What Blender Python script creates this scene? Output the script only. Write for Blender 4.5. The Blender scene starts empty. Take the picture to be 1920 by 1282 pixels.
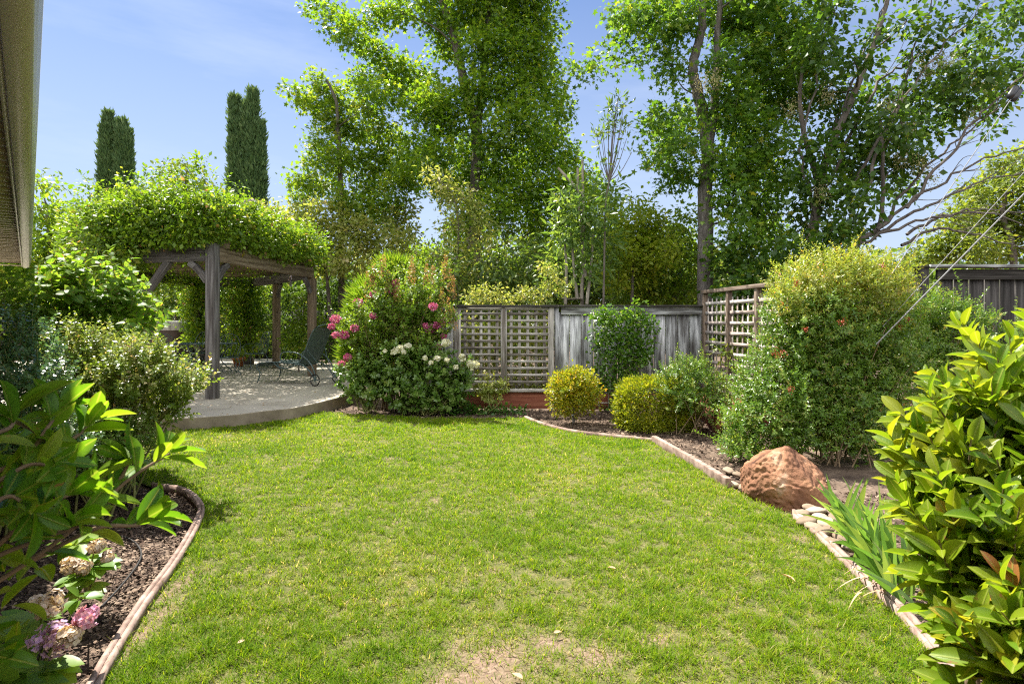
import bpy, math, random
import numpy as np
from mathutils import Vector, Matrix, noise as mnoise

random.seed(11)
rng = np.random.default_rng(11)
R = math.radians
SC = bpy.context.scene
COL = SC.collection

# ------------------------------------------------------------------ camera, sky, sun, exposure
F = 1920 * 20.0 / 36.0      # focal length in pixels of the 1920 px wide photograph
H = 1.5                     # eye height
HY = 600                    # row of the horizon
cam_d = bpy.data.cameras.new('camera')
cam_d.lens = 20.0; cam_d.sensor_width = 36.0
cam_d.shift_y = -(641 - HY) / 1920.0
cam_d.clip_start = 0.05; cam_d.clip_end = 2000
cam_d.dof.use_dof = True; cam_d.dof.focus_distance = 6.0; cam_d.dof.aperture_fstop = 9.0
cam = bpy.data.objects.new('camera', cam_d); COL.objects.link(cam)
cam.location = (0, 0, H); cam.rotation_euler = (R(90), 0, 0)
SC.camera = cam

SUN_AZ = 42.0   # degrees left of straight ahead
SUN_EL = 58.0
SUN_STRENGTH = 3.9
SKY_STRENGTH = 0.047
EXPOSURE = 1.9
SC.view_settings.view_transform = 'Standard'
SC.view_settings.look = 'None'
SC.view_settings.gamma = 1.0
SC.view_settings.exposure = EXPOSURE
wd = bpy.data.worlds.new('World'); SC.world = wd; wd.use_nodes = True
nt = wd.node_tree; nt.nodes.clear()
out = nt.nodes.new('ShaderNodeOutputWorld'); bg = nt.nodes.new('ShaderNodeBackground')
sky = nt.nodes.new('ShaderNodeTexSky'); sky.sky_type = 'NISHITA'; sky.sun_disc = False
sky.sun_elevation = R(SUN_EL); sky.sun_rotation = R(-SUN_AZ)
sky.air_density = 0.85; sky.dust_density = 0.3; sky.ozone_density = 4.5; sky.altitude = 50
tc = nt.nodes.new('ShaderNodeTexCoord')
mp = nt.nodes.new('ShaderNodeMapping'); mp.inputs['Scale'].default_value = (1.2, 1.2, 6.0)
cn = nt.nodes.new('ShaderNodeTexNoise'); cn.inputs['Scale'].default_value = 1.8; cn.inputs['Detail'].default_value = 7; cn.inputs['Roughness'].default_value = .6
cr = nt.nodes.new('ShaderNodeValToRGB'); cr.color_ramp.elements[0].position = .50; cr.color_ramp.elements[1].position = .85
cr.color_ramp.elements[1].color = (.26, .26, .26, 1)
mx = nt.nodes.new('ShaderNodeMixRGB'); mx.inputs['Color2'].default_value = (8.0, 8.3, 8.8, 1)
L = nt.links
L.new(tc.outputs['Generated'], mp.inputs['Vector']); L.new(mp.outputs['Vector'], cn.inputs['Vector'])
L.new(cn.outputs['Fac'], cr.inputs['Fac']); L.new(cr.outputs['Color'], mx.inputs['Fac'])
tn = nt.nodes.new('ShaderNodeMixRGB'); tn.blend_type = 'MULTIPLY'; tn.inputs['Fac'].default_value = 1; tn.inputs['Color2'].default_value = (.72, .84, 1.0, 1)
L.new(sky.outputs['Color'], tn.inputs['Color1']); L.new(tn.outputs['Color'], mx.inputs['Color1']); sx = nt.nodes.new('ShaderNodeSeparateXYZ'); L.new(tc.outputs['Generated'], sx.inputs[0])
m1 = nt.nodes.new('ShaderNodeMapRange'); m1.inputs['From Min'].default_value = .15; m1.inputs['From Max'].default_value = -.45; L.new(sx.outputs['Y'], m1.inputs['Value'])
n2_ = nt.nodes.new('ShaderNodeTexNoise'); n2_.inputs['Scale'].default_value = 2.6; n2_.inputs['Detail'].default_value = 8; L.new(tc.outputs['Generated'], n2_.inputs['Vector'])
m2 = nt.nodes.new('ShaderNodeMapRange'); m2.inputs['From Min'].default_value = .34; m2.inputs['From Max'].default_value = .52; L.new(n2_.outputs['Fac'], m2.inputs['Value'])
mu = nt.nodes.new('ShaderNodeMath'); mu.operation = 'MULTIPLY'; L.new(m1.outputs[0], mu.inputs[0]); L.new(m2.outputs[0], mu.inputs[1])
fill_cloud = nt.nodes.new('ShaderNodeMixRGB'); fill_cloud.inputs['Color2'].default_value = (18, 17.8, 17.6, 1); L.new(mu.outputs[0], fill_cloud.inputs['Fac']); L.new(mx.outputs['Color'], fill_cloud.inputs['Color1'])  # bright cloud bank behind the camera, added to the sky as fill light
hz = nt.nodes.new('ShaderNodeMapRange'); hz.inputs['From Min'].default_value = .0; hz.inputs['From Max'].default_value = .60; hz.inputs['To Min'].default_value = .95; hz.inputs['To Max'].default_value = 0; L.new(sx.outputs['Z'], hz.inputs['Value'])
hm = nt.nodes.new('ShaderNodeMixRGB'); hm.inputs['Color2'].default_value = (4.2, 4.8, 5.7, 1); L.new(hz.outputs[0], hm.inputs['Fac']); L.new(fill_cloud.outputs['Color'], hm.inputs['Color1'])
L.new(hm.outputs['Color'], bg.inputs['Color'])
bg.inputs['Strength'].default_value = SKY_STRENGTH
L.new(bg.outputs['Background'], out.inputs['Surface'])

sun_d = bpy.data.lights.new('sun', 'SUN'); sun_d.energy = SUN_STRENGTH; sun_d.angle = R(0.53); sun_d.color = (1, .95, .87)
sun = bpy.data.objects.new('sun', sun_d); COL.objects.link(sun)
sdir = Vector((-math.sin(R(SUN_AZ)) * math.cos(R(SUN_EL)), math.cos(R(SUN_AZ)) * math.cos(R(SUN_EL)), math.sin(R(SUN_EL))))
sun.rotation_euler = sdir.to_track_quat('Z', 'Y').to_euler(); sun.location = sdir * 30
SC.cycles.max_bounces = 7; SC.cycles.transmission_bounces = 4; SC.cycles.diffuse_bounces = 4
SC.cycles.glossy_bounces = 2; SC.cycles.sample_clamp_indirect = 2.5
SC.cycles.use_denoising = False; SC.cycles.filter_width = 1.15
SC.cycles.caustics_reflective = False; SC.cycles.caustics_refractive = False

# ------------------------------------------------------------------ coordinates read off the photograph
def W(px, py, D): return np.array([(px - 960) / F * D, D, H - (py - HY) / F * D])
def G(px, py, z=0.0):
    D = (H - z) * F / (py - HY); return np.array([(px - 960) / F * D, D, z])

# ------------------------------------------------------------------ materials
def newmat(name):
    m = bpy.data.materials.new(name); m.use_nodes = True; m.node_tree.nodes.clear(); return m
def nd(m, t, **kw):
    n = m.node_tree.nodes.new(t)
    for k, v in kw.items():
        if k in n.inputs: n.inputs[k].default_value = v
        else: setattr(n, k, v)
    return n
def lk(m, a, b): m.node_tree.links.new(a, b)
def ramp(m, stops):
    r = nd(m, 'ShaderNodeValToRGB'); e = r.color_ramp.elements
    while len(e) < len(stops): e.new(.5)
    for i, (p, c) in enumerate(stops): e[i].position = p; e[i].color = (*c, 1)
    return r
def leafmat(name, stops, trans=.42, rough=.42, spec=.45, tb=1.5, veins=False):
    """foliage: colour from a random value per leaf, light passing through the blade"""
    if stops[0][1][1] > stops[0][1][0] and stops[0][1][1] > stops[0][1][2] * 1.3:
        bf = lambda c: 1 + .46 * max(0, min(1, (.32 - max(c)) / .20))
        stops = [(p, (c[0] * bf(c) * 1.02, c[1] * bf(c), c[2] * 1.1)) for p, c in stops]; trans += .08
    m = newmat(name)
    a = nd(m, 'ShaderNodeAttribute', attribute_name='rnd')
    r = ramp(m, stops); lk(m, a.outputs['Fac'], r.inputs['Fac'])
    p = nd(m, 'ShaderNodeBsdfPrincipled', Roughness=rough); p.inputs['Specular IOR Level'].default_value = spec
    if veins:
        ga = nd(m, 'ShaderNodeAttribute', attribute_name='grain'); sp = nd(m, 'ShaderNodeSeparateXYZ'); lk(m, ga.outputs['Vector'], sp.inputs[0])
        ab = nd(m, 'ShaderNodeMath', operation='ABSOLUTE'); lk(m, sp.outputs['X'], ab.inputs[0])
        mr_ = nd(m, 'ShaderNodeMapRange'); mr_.inputs['From Min'].default_value = .028; mr_.inputs['From Max'].default_value = .008; lk(m, ab.outputs[0], mr_.inputs['Value'])
        sv = nd(m, 'ShaderNodeMath', operation='MULTIPLY_ADD'); lk(m, ab.outputs[0], sv.inputs[0]); sv.inputs[1].default_value = -.9; lk(m, sp.outputs['Y'], sv.inputs[2])
        sc_ = nd(m, 'ShaderNodeMath', operation='MULTIPLY'); lk(m, sv.outputs[0], sc_.inputs[0]); sc_.inputs[1].default_value = 62
        sn = nd(m, 'ShaderNodeMath', operation='SINE'); lk(m, sc_.outputs[0], sn.inputs[0])
        mv = nd(m, 'ShaderNodeMapRange'); mv.inputs['From Min'].default_value = .85; mv.inputs['From Max'].default_value = 1.0; mv.inputs['To Max'].default_value = .13; lk(m, sn.outputs[0], mv.inputs['Value'])
        mxx = nd(m, 'ShaderNodeMath', operation='MAXIMUM'); lk(m, mr_.outputs[0], mxx.inputs[0]); lk(m, mv.outputs[0], mxx.inputs[1])
        vm = nd(m, 'ShaderNodeMixRGB'); vm.inputs['Color2'].default_value = (.42, .46, .10, 1); fm = nd(m, 'ShaderNodeMath', operation='MULTIPLY'); fm.inputs[1].default_value = .55; lk(m, mxx.outputs[0], fm.inputs[0]); lk(m, fm.outputs[0], vm.inputs['Fac']); lk(m, r.outputs['Color'], vm.inputs['Color1'])
        # brown scorch and spots on some leaves
        no = nd(m, 'ShaderNodeTexNoise', Scale=2.4, Detail=6, Roughness=.65); lk(m, ga.outputs['Vector'], no.inputs['Vector'])
        ed = nd(m, 'ShaderNodeMath', operation='MULTIPLY_ADD'); lk(m, ab.outputs[0], ed.inputs[0]); ed.inputs[1].default_value = .55; lk(m, no.outputs['Fac'], ed.inputs[2])
        mb = nd(m, 'ShaderNodeMapRange'); mb.inputs['From Min'].default_value = .70; mb.inputs['From Max'].default_value = .78; lk(m, ed.outputs[0], mb.inputs['Value'])
        bm_ = nd(m, 'ShaderNodeMixRGB'); bm_.inputs['Color2'].default_value = (.28, .13, .045, 1); lk(m, mb.outputs[0], bm_.inputs['Fac']); lk(m, vm.outputs['Color'], bm_.inputs['Color1'])
        bu = nd(m, 'ShaderNodeBump', Strength=.5, Distance=.002); lk(m, mxx.outputs[0], bu.inputs['Height']); lk(m, bu.outputs[0], p.inputs['Normal'])
        rn = nd(m, 'ShaderNodeMapRange'); rn.inputs['From Min'].default_value = .3; rn.inputs['From Max'].default_value = .7; rn.inputs['To Min'].default_value = rough - .08; rn.inputs['To Max'].default_value = rough + .25; lk(m, no.outputs['Fac'], rn.inputs['Value']); lk(m, rn.outputs[0], p.inputs['Roughness'])
        r = bm_
    lk(m, r.outputs['Color'], p.inputs['Base Color'])
    t = nd(m, 'ShaderNodeBsdfTranslucent')
    g = nd(m, 'ShaderNodeMixRGB', blend_type='MULTIPLY'); g.inputs['Fac'].default_value = 1
    g.inputs['Color2'].default_value = (1.15 * tb, 1.05 * tb, .55 * tb, 1)
    lk(m, r.outputs['Color'], g.inputs['Color1']); lk(m, g.outputs['Color'], t.inputs['Color'])
    mixs = nd(m, 'ShaderNodeMixShader'); mixs.inputs['Fac'].default_value = trans
    lk(m, p.outputs[0], mixs.inputs[1]); lk(m, t.outputs[0], mixs.inputs[2])
    o = nd(m, 'ShaderNodeOutputMaterial'); lk(m, mixs.outputs[0], o.inputs['Surface'])
    return m
def surf(name, stops, scale=8, detail=6, rough=.8, bump=.3, bscale=None, coord='Object', stretch=(1, 1, 1), spec=.25, metal=0, dist=.01, rnd=0.0, rg=.55):
    m = newmat(name)
    if coord == 'grain': c = nd(m, 'ShaderNodeAttribute', attribute_name='grain').outputs['Vector']
    else: c = nd(m, 'ShaderNodeTexCoord').outputs[coord]
    mp = nd(m, 'ShaderNodeMapping'); mp.inputs['Scale'].default_value = stretch; lk(m, c, mp.inputs['Vector'])
    n = nd(m, 'ShaderNodeTexNoise', Scale=scale, Detail=detail, Roughness=rg); lk(m, mp.outputs['Vector'], n.inputs['Vector'])
    f = n.outputs['Fac']
    if rnd:
        a = nd(m, 'ShaderNodeAttribute', attribute_name='rnd')
        s = nd(m, 'ShaderNodeMath', operation='MULTIPLY_ADD'); s.inputs[1].default_value = rnd; s.inputs[2].default_value = -rnd / 2
        lk(m, a.outputs['Fac'], s.inputs[0])
        ad = nd(m, 'ShaderNodeMath', operation='ADD'); lk(m, f, ad.inputs[0]); lk(m, s.outputs[0], ad.inputs[1]); f = ad.outputs[0]
    r = ramp(m, stops); lk(m, f, r.inputs['Fac'])
    p = nd(m, 'ShaderNodeBsdfPrincipled', Roughness=rough, Metallic=metal); p.inputs['Specular IOR Level'].default_value = spec
    lk(m, r.outputs['Color'], p.inputs['Base Color'])
    if bump:
        n2 = nd(m, 'ShaderNodeTexNoise', Scale=bscale or scale * 2.5, Detail=5); lk(m, mp.outputs['Vector'], n2.inputs['Vector'])
        b = nd(m, 'ShaderNodeBump', Strength=bump, Distance=dist); lk(m, n2.outputs['Fac'], b.inputs['Height']); lk(m, b.outputs[0], p.inputs['Normal'])
    o = nd(m, 'ShaderNodeOutputMaterial'); lk(m, p.outputs[0], o.inputs['Surface'])
    return m

M = {}
# foliage
M['gum'] = leafmat('gum_leaves', [(0, (.05, .105, .010)), (.5, (.10, .19, .016)), (.85, (.19, .27, .022)), (1, (.28, .32, .035))], .50)
M['gum_bright'] = leafmat('bright_leaves', [(0, (.07, .14, .012)), (.5, (.13, .22, .02)), (.85, (.22, .29, .03)), (1, (.30, .30, .05))], .45)
M['right_gum'] = leafmat('right_gum_leaves', [(0, (.034, .085, .012)), (.5, (.072, .15, .020)), (.85, (.14, .22, .028)), (1, (.26, .28, .03))], .46, .5, .35)
M['privet'] = leafmat('privet_leaves', [(0, (.022, .055, .010)), (.6, (.045, .098, .016)), (.9, (.10, .17, .02)), (1, (.20, .22, .03))], .38, .4, .4)
M['privet_flower'] = leafmat('privet_flowers', [(0, (.26, .24, .10)), (1, (.42, .38, .20))], .2, .7, .2, 1.0)
M['pale'] = leafmat('pale_leaves', [(0, (.12, .17, .035)), (.5, (.22, .27, .06)), (.85, (.34, .34, .11)), (1, (.45, .40, .2))], .4, .5)
M['olive'] = leafmat('olive_leaves', [(0, (.06, .10, .018)), (.5, (.11, .16, .028)), (.85, (.19, .23, .035)), (1, (.28, .27, .06))], .42)
M['bay'] = leafmat('bay_leaves', [(0, (.045, .095, .022)), (.5, (.085, .15, .036)), (.85, (.15, .22, .05)), (1, (.30, .33, .09))], .38, .38, .5)
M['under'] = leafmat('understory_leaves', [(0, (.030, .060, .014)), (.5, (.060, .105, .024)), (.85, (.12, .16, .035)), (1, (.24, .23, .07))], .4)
M['yellow'] = leafmat('yellow_leaves', [(0, (.15, .24, .018)), (.5, (.27, .36, .03)), (.85, (.38, .43, .05)), (1, (.45, .42, .08))], .50)
M['wist'] = leafmat('wisteria_leaves', [(0, (.045, .10, .010)), (.5, (.095, .175, .014)), (.86, (.19, .27, .025)), (.95, (.32, .32, .06)), (1, (.42, .24, .10))], .42)
M['lilac'] = leafmat('lilac_flowers', [(0, (.30, .26, .42)), (1, (.55, .50, .62))], .3, .7, .2, 1.0)
M['cypress'] = leafmat('cypress_sprays', [(0, (.034, .068, .036)), (.5, (.068, .12, .060)), (1, (.14, .20, .09))], .15, .6, .2)
M['thuja'] = leafmat('thread_cypress', [(0, (.07, .14, .012)), (.5, (.12, .22, .018)), (1, (.26, .33, .035))], .35, .5, .3)
M['juniper'] = leafmat('juniper_sprays', [(0, (.02, .05, .012)), (.5, (.045, .09, .015)), (1, (.10, .17, .025))], .25, .55, .3)
M['myrtle'] = leafmat('myrtle_leaves', [(0, (.055, .12, .015)), (.5, (.11, .20, .022)), (.9, (.20, .27, .035)), (1, (.38, .20, .08))], .42)
M['myrtle_tip'] = leafmat('myrtle_tips', [(0, (.26, .26, .06)), (.5, (.42, .29, .10)), (1, (.46, .18, .13))], .4, .5, .3, 1.1)
M['pink'] = leafmat('pink_petals', [(0, (.38, .05, .17)), (.5, (.55, .12, .30)), (1, (.66, .28, .44))], .35, .6, .2, .9)
M['rose_leaf'] = leafmat('rose_leaves', [(0, (.045, .10, .018)), (.5, (.095, .17, .035)), (.9, (.18, .25, .07)), (1, (.28, .30, .12))], .3, .3, .6)
M['white'] = leafmat('white_petals', [(0, (.62, .62, .42)), (1, (.80, .79, .68))], .3, .6, .2, .9)
M['gold'] = leafmat('golden_leaves', [(0, (.07, .12, .010)), (.4, (.18, .22, .012)), (.75, (.36, .34, .02)), (1, (.46, .26, .03))], .38)
M['box'] = leafmat('hedge_leaves', [(0, (.06, .10, .010)), (.5, (.14, .18, .012)), (.85, (.28, .29, .02)), (1, (.40, .33, .03))], .36)
M['nandina'] = leafmat('nandina_leaves', [(0, (.040, .095, .015)), (.45, (.085, .165, .022)), (.75, (.16, .24, .04)), (.92, (.30, .31, .06)), (1, (.42, .16, .05))], .36, .35, .5)
M['nandina_top'] = leafmat('nandina_top_leaves', [(0, (.10, .17, .025)), (.45, (.20, .26, .04)), (.8, (.34, .34, .06)), (.93, (.42, .30, .06)), (1, (.48, .16, .05))], .4, .4, .45)
M['berry'] = leafmat('red_berries', [(0, (.22, .03, .012)), (1, (.40, .08, .03))], .05, .4, .5)
M['vine'] = leafmat('trellis_vine', [(0, (.028, .080, .010)), (.5, (.062, .14, .014)), (.9, (.13, .22, .03)), (1, (.24, .29, .06))], .35, .32, .55)
M['fore_r'] = leafmat('glossy_leaves', [(0, (.055, .125, .008)), (.4, (.125, .215, .010)), (.75, (.235, .30, .014)), (.93, (.34, .33, .020)), (.97, (.42, .17, .035)), (1, (.24, .09, .035))], .42, .30, .5, 1.3, veins=True)
M['fore_l'] = leafmat('dark_glossy_leaves', [(0, (.040, .12, .008)), (.5, (.090, .20, .012)), (.9, (.18, .29, .016)), (1, (.30, .36, .03))], .50, .30, .45, 1.4, veins=True)
M['bigleaf'] = leafmat('broad_leaves', [(0, (.045, .11, .014)), (.5, (.10, .20, .022)), (1, (.18, .28, .04))], .45, .42, .35, veins=True)
M['abelia'] = leafmat('abelia_leaves', [(0, (.07, .13, .02)), (.45, (.15, .22, .04)), (.75, (.28, .33, .08)), (.9, (.42, .39, .16)), (1, (.42, .20, .09))], .36, .35, .5)
M['bluegreen'] = leafmat('bluegreen_leaves', [(0, (.030, .075, .035)), (.6, (.07, .14, .07)), (1, (.16, .24, .13))], .28, .25, .7)
M['iris'] = leafmat('iris_blades', [(0, (.06, .14, .03)), (.6, (.11, .21, .045)), (1, (.24, .31, .07))], .35, .4, .45)
M['hyd_leaf'] = leafmat('hydrangea_leaves', [(0, (.08, .17, .02)), (1, (.22, .32, .04))], .4, .4, .4)
M['hyd_pink'] = leafmat('hydrangea_petals', [(0, (.62, .25, .42)), (1, (.78, .50, .62))], .3, .6, .2, .9)
M['hyd_lilac'] = leafmat('lilac_hydrangea_petals', [(0, (.45, .28, .55)), (.5, (.60, .38, .55)), (1, (.62, .46, .36))], .3, .6, .2, .9)
M['hyd_faded'] = leafmat('faded_petals', [(0, (.55, .40, .28)), (1, (.78, .68, .54))], .3, .7, .2, .9)
M['grass'] = leafmat('grass_blades', [(0, (.038, .098, .003)), (.35, (.118, .205, .004)), (.70, (.225, .290, .008)), (.87, (.30, .295, .045)), (1, (.50, .42, .20))], .44, .6, .12, 1.45)
M['dark_cover'] = leafmat('ground_cover_leaves', [(0, (.02, .06, .01)), (1, (.06, .14, .02))], .3)
M['dry'] = leafmat('dry_leaf', [(0, (.42, .24, .12)), (1, (.62, .46, .30))], .2, .6, .2, 1)
# bark, wood, stone
M['bark'] = surf('bark', [(.3, (.075, .060, .048)), (.7, (.19, .165, .14))], 18, 8, .95, .8, stretch=(1, 1, .25), dist=.02)
M['bark_grey'] = surf('grey_bark', [(.3, (.085, .072, .062)), (.55, (.17, .15, .135)), (.75, (.28, .25, .225))], 22, 8, .95, .9, stretch=(1, 1, .2), dist=.03)
M['dead'] = surf('bleached_wood', [(.3, (.18, .155, .13)), (.7, (.36, .32, .27))], 20, 6, .9, .4, stretch=(1, 1, .2))
M['twig'] = surf('twig', [(.3, (.12, .085, .05)), (.7, (.24, .17, .10))], 30, 4, .9, 0)
M['greentwig'] = surf('green_stem', [(.3, (.13, .16, .04)), (.7, (.24, .22, .08))], 30, 4, .7, 0)
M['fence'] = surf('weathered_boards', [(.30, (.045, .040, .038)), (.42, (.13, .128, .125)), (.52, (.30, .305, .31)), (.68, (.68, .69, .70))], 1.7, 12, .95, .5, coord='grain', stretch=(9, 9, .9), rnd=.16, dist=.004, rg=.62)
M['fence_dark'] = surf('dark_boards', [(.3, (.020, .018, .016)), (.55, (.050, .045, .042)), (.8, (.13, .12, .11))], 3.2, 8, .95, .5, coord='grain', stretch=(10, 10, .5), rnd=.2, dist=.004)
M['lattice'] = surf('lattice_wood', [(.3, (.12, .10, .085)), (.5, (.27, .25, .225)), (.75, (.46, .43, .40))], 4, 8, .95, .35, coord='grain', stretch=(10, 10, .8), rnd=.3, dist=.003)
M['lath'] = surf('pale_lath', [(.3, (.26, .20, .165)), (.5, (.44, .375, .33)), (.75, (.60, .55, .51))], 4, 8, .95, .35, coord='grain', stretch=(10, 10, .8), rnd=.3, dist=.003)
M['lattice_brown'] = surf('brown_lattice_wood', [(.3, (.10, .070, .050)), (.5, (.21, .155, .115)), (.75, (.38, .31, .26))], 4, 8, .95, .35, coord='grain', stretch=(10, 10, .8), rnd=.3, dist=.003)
M['redwood'] = surf('redwood', [(.3, (.12, .035, .020)), (.55, (.23, .075, .045)), (.8, (.36, .15, .09))], 3, 8, .9, .4, coord='grain', stretch=(9, 9, .6), rnd=.25, dist=.004)
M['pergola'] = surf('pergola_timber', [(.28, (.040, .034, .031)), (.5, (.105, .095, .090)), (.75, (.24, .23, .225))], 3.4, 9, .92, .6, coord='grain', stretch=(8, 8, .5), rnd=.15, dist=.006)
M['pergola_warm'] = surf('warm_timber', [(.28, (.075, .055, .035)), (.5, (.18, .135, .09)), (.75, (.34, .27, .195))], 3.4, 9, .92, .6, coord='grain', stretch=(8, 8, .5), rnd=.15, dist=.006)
M['concrete'] = surf('concrete', [(.28, (.30, .265, .21)), (.5, (.40, .36, .29)), (.8, (.48, .435, .36))], 2.2, 9, .9, .25, bscale=60, dist=.003)
M['concrete_edge'] = surf('shaded_concrete', [(.3, (.16, .13, .09)), (.55, (.25, .205, .15)), (.8, (.34, .29, .22))], 4, 9, .95, .4, bscale=40, dist=.004)  # upright slab faces: their shade is put into a darker brown colour
M['edge'] = surf('pink_edging', [(.28, (.11, .072, .052)), (.45, (.24, .165, .13)), (.6, (.34, .245, .20)), (.8, (.46, .36, .30))], 11, 10, .92, .5, bscale=50, dist=.004, rnd=.1)
M['soil'] = surf('soil', [(.3, (.06, .040, .028)), (.55, (.13, .092, .065)), (.8, (.24, .18, .13))], 5, 9, .98, .9, bscale=22, dist=.03)
M['lawn_soil'] = surf('thatch', [(.3, (.05, .06, .015)), (.5, (.11, .11, .035)), (.7, (.22, .18, .09))], 16, 10, .98, .9, bscale=60, dist=.02, rg=.7)
M['mulch'] = surf('mulch_chip', [(.3, (.035, .022, .015)), (.6, (.10, .062, .042)), (.9, (.30, .22, .155))], 30, 4, .95, 0, rnd=.9)
M['rock'] = surf('sandstone', [(.28, (.075, .034, .020)), (.45, (.20, .095, .052)), (.60, (.32, .165, .090)), (.80, (.52, .41, .31))], 4.2, 10, .93, .9, bscale=26, dist=.02, rg=.6, rnd=.55)
M['pebble'] = surf('river_stone', [(.3, (.20, .145, .095)), (.7, (.36, .285, .205))], 7, 5, .75, .2, rnd=.9)
M['gutter'] = surf('beige_paint', [(.3, (.47, .45, .38)), (.7, (.52, .50, .43))], 3, 4, .32, .06, spec=.5)
M['gutter_light'] = M['gutter']
M['soffit'] = surf('soffit_paint', [(.3, (.36, .30, .21)), (.7, (.43, .36, .26))], 6, 4, .6, .1)
M['stucco'] = surf('stucco', [(.3, (.42, .37, .29)), (.7, (.48, .43, .34))], 30, 5, .9, .4)
M['shingle'] = surf('shingles', [(.3, (.07, .06, .05)), (.7, (.16, .14, .12))], 12, 6, .95, .5)
M['iron'] = surf('green_iron', [(.3, (.045, .075, .075)), (.7, (.10, .15, .15))], 20, 4, .4, .1, spec=.5)
M['mesh_seat'] = surf('green_mesh', [(.3, (.05, .085, .08)), (.7, (.10, .15, .14))], 60, 3, .5, .4, bscale=200)
M['rubber'] = surf('rubber', [(.3, (.015, .015, .015)), (.7, (.03, .03, .03))], 20, 3, .7, 0)
M['cover'] = surf('brown_cover', [(.3, (.040, .026, .022)), (.7, (.065, .045, .038))], 6, 5, .7, .3)
M['cover_top'] = surf('faded_cover', [(.36, (.08, .07, .07)), (.5, (.30, .28, .27)), (.7, (.42, .40, .38))], 3.5, 6, .7, .2, stretch=(2, 2, .6))
M['terracotta'] = surf('terracotta', [(.3, (.42, .13, .05)), (.7, (.55, .21, .09))], 12, 5, .8, .2)
M['bluepot'] = surf('grey_glaze', [(.3, (.20, .24, .27)), (.7, (.30, .34, .37))], 12, 5, .4, .05, spec=.5)
M['wire'] = surf('steel_strand', [(.3, (.20, .20, .20)), (.7, (.32, .32, .32))], 60, 3, .8, 0)
M['black'] = surf('black_porcelain', [(.3, (.012, .012, .012)), (.7, (.02, .02, .02))], 10, 2, .3, 0, spec=.5)
M['stake'] = surf('trellis_paint', [(.3, (.36, .33, .28)), (.7, (.50, .47, .42))], 20, 5, .9, .2)
M['tube'] = surf('drip_tube', [(.3, (.02, .02, .02)), (.7, (.04, .035, .03))], 10, 2, .6, 0)

# ------------------------------------------------------------------ mesh building
class Bag:
    def __init__(s): s.V = []; s.Q = []; s.T = []; s.rnd = []; s.g = []; s.n = 0
    def add(s, V, quads=None, tris=None, rnd=None, grain=None):
        V = np.asarray(V, float).reshape(-1, 3)
        s.V.append(V)
        if quads is not None and len(quads): s.Q.append(np.asarray(quads, np.int64).reshape(-1, 4) + s.n)
        if tris is not None and len(tris): s.T.append(np.asarray(tris, np.int64).reshape(-1, 3) + s.n)
        if rnd is None: rnd = np.full(len(V), random.random())
        elif np.isscalar(rnd): rnd = np.full(len(V), rnd)
        s.rnd.append(np.asarray(rnd, float)); s.g.append(V if grain is None else np.asarray(grain, float)); s.n += len(V)
    def build(s, name, mat, parent=None, smooth=False, origin=None, bevel=0):
        me = bpy.data.meshes.new(name)
        if s.n == 0: raise ValueError('empty ' + name)
        V = np.concatenate(s.V)
        og = np.zeros(3)
        if parent is not None: og = np.array(parent.matrix_world.translation) if parent.rotation_euler.z == 0 else og
        if parent is not None and parent.get('_base') is not None: og = np.array(parent['_base'])
        if origin is not None: og = np.asarray(origin, float)
        V = V - og
        Q = np.concatenate(s.Q) if s.Q else np.zeros((0, 4), np.int64)
        T = np.concatenate(s.T) if s.T else np.zeros((0, 3), np.int64)
        me.vertices.add(len(V)); me.vertices.foreach_set('co', V.astype(np.float32).ravel())
        nl = Q.size + T.size
        me.loops.add(nl); me.loops.foreach_set('vertex_index', np.concatenate([Q.ravel(), T.ravel()]).astype(np.int32))
        me.polygons.add(len(Q) + len(T))
        me.polygons.foreach_set('loop_start', np.concatenate([np.arange(len(Q)) * 4, Q.size + np.arange(len(T)) * 3]).astype(np.int32))
        me.update(calc_edges=True)
        a = me.attributes.new('rnd', 'FLOAT', 'POINT'); a.data.foreach_set('value', np.concatenate(s.rnd).astype(np.float32))
        a = me.attributes.new('grain', 'FLOAT_VECTOR', 'POINT'); a.data.foreach_set('vector', np.concatenate(s.g).astype(np.float32).ravel())
        if smooth: me.polygons.foreach_set('use_smooth', np.ones(len(Q) + len(T), bool))
        me.materials.append(mat)
        o = bpy.data.objects.new(name, me); COL.objects.link(o)
        if parent is not None: o.parent = parent
        else: o.location = og
        if bevel:
            b = o.modifiers.new('bevel', 'BEVEL'); b.width = bevel; b.segments = 2; b.limit_method = 'ANGLE'
        return o

def tag(o, label, cat, group=None):
    o['label'] = label; o['category'] = cat
    if group: o['group'] = group
    return o
def thing(name, label, cat, loc, group=None):
    o = bpy.data.objects.new(name, None); COL.objects.link(o); o.empty_display_size = .1
    o.location = [float(v) for v in loc]; bpy.context.view_layer.update()
    tag(o, label, cat, group); o['_base'] = [float(v) for v in loc]
    return o
def structure(o): o['kind'] = 'structure'; return o
def copy_tree(o, parent=None):
    c = o.copy(); COL.objects.link(c)
    if parent is not None: c.parent = parent
    for ch in list(o.children): copy_tree(ch, c)
    return c

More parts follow.
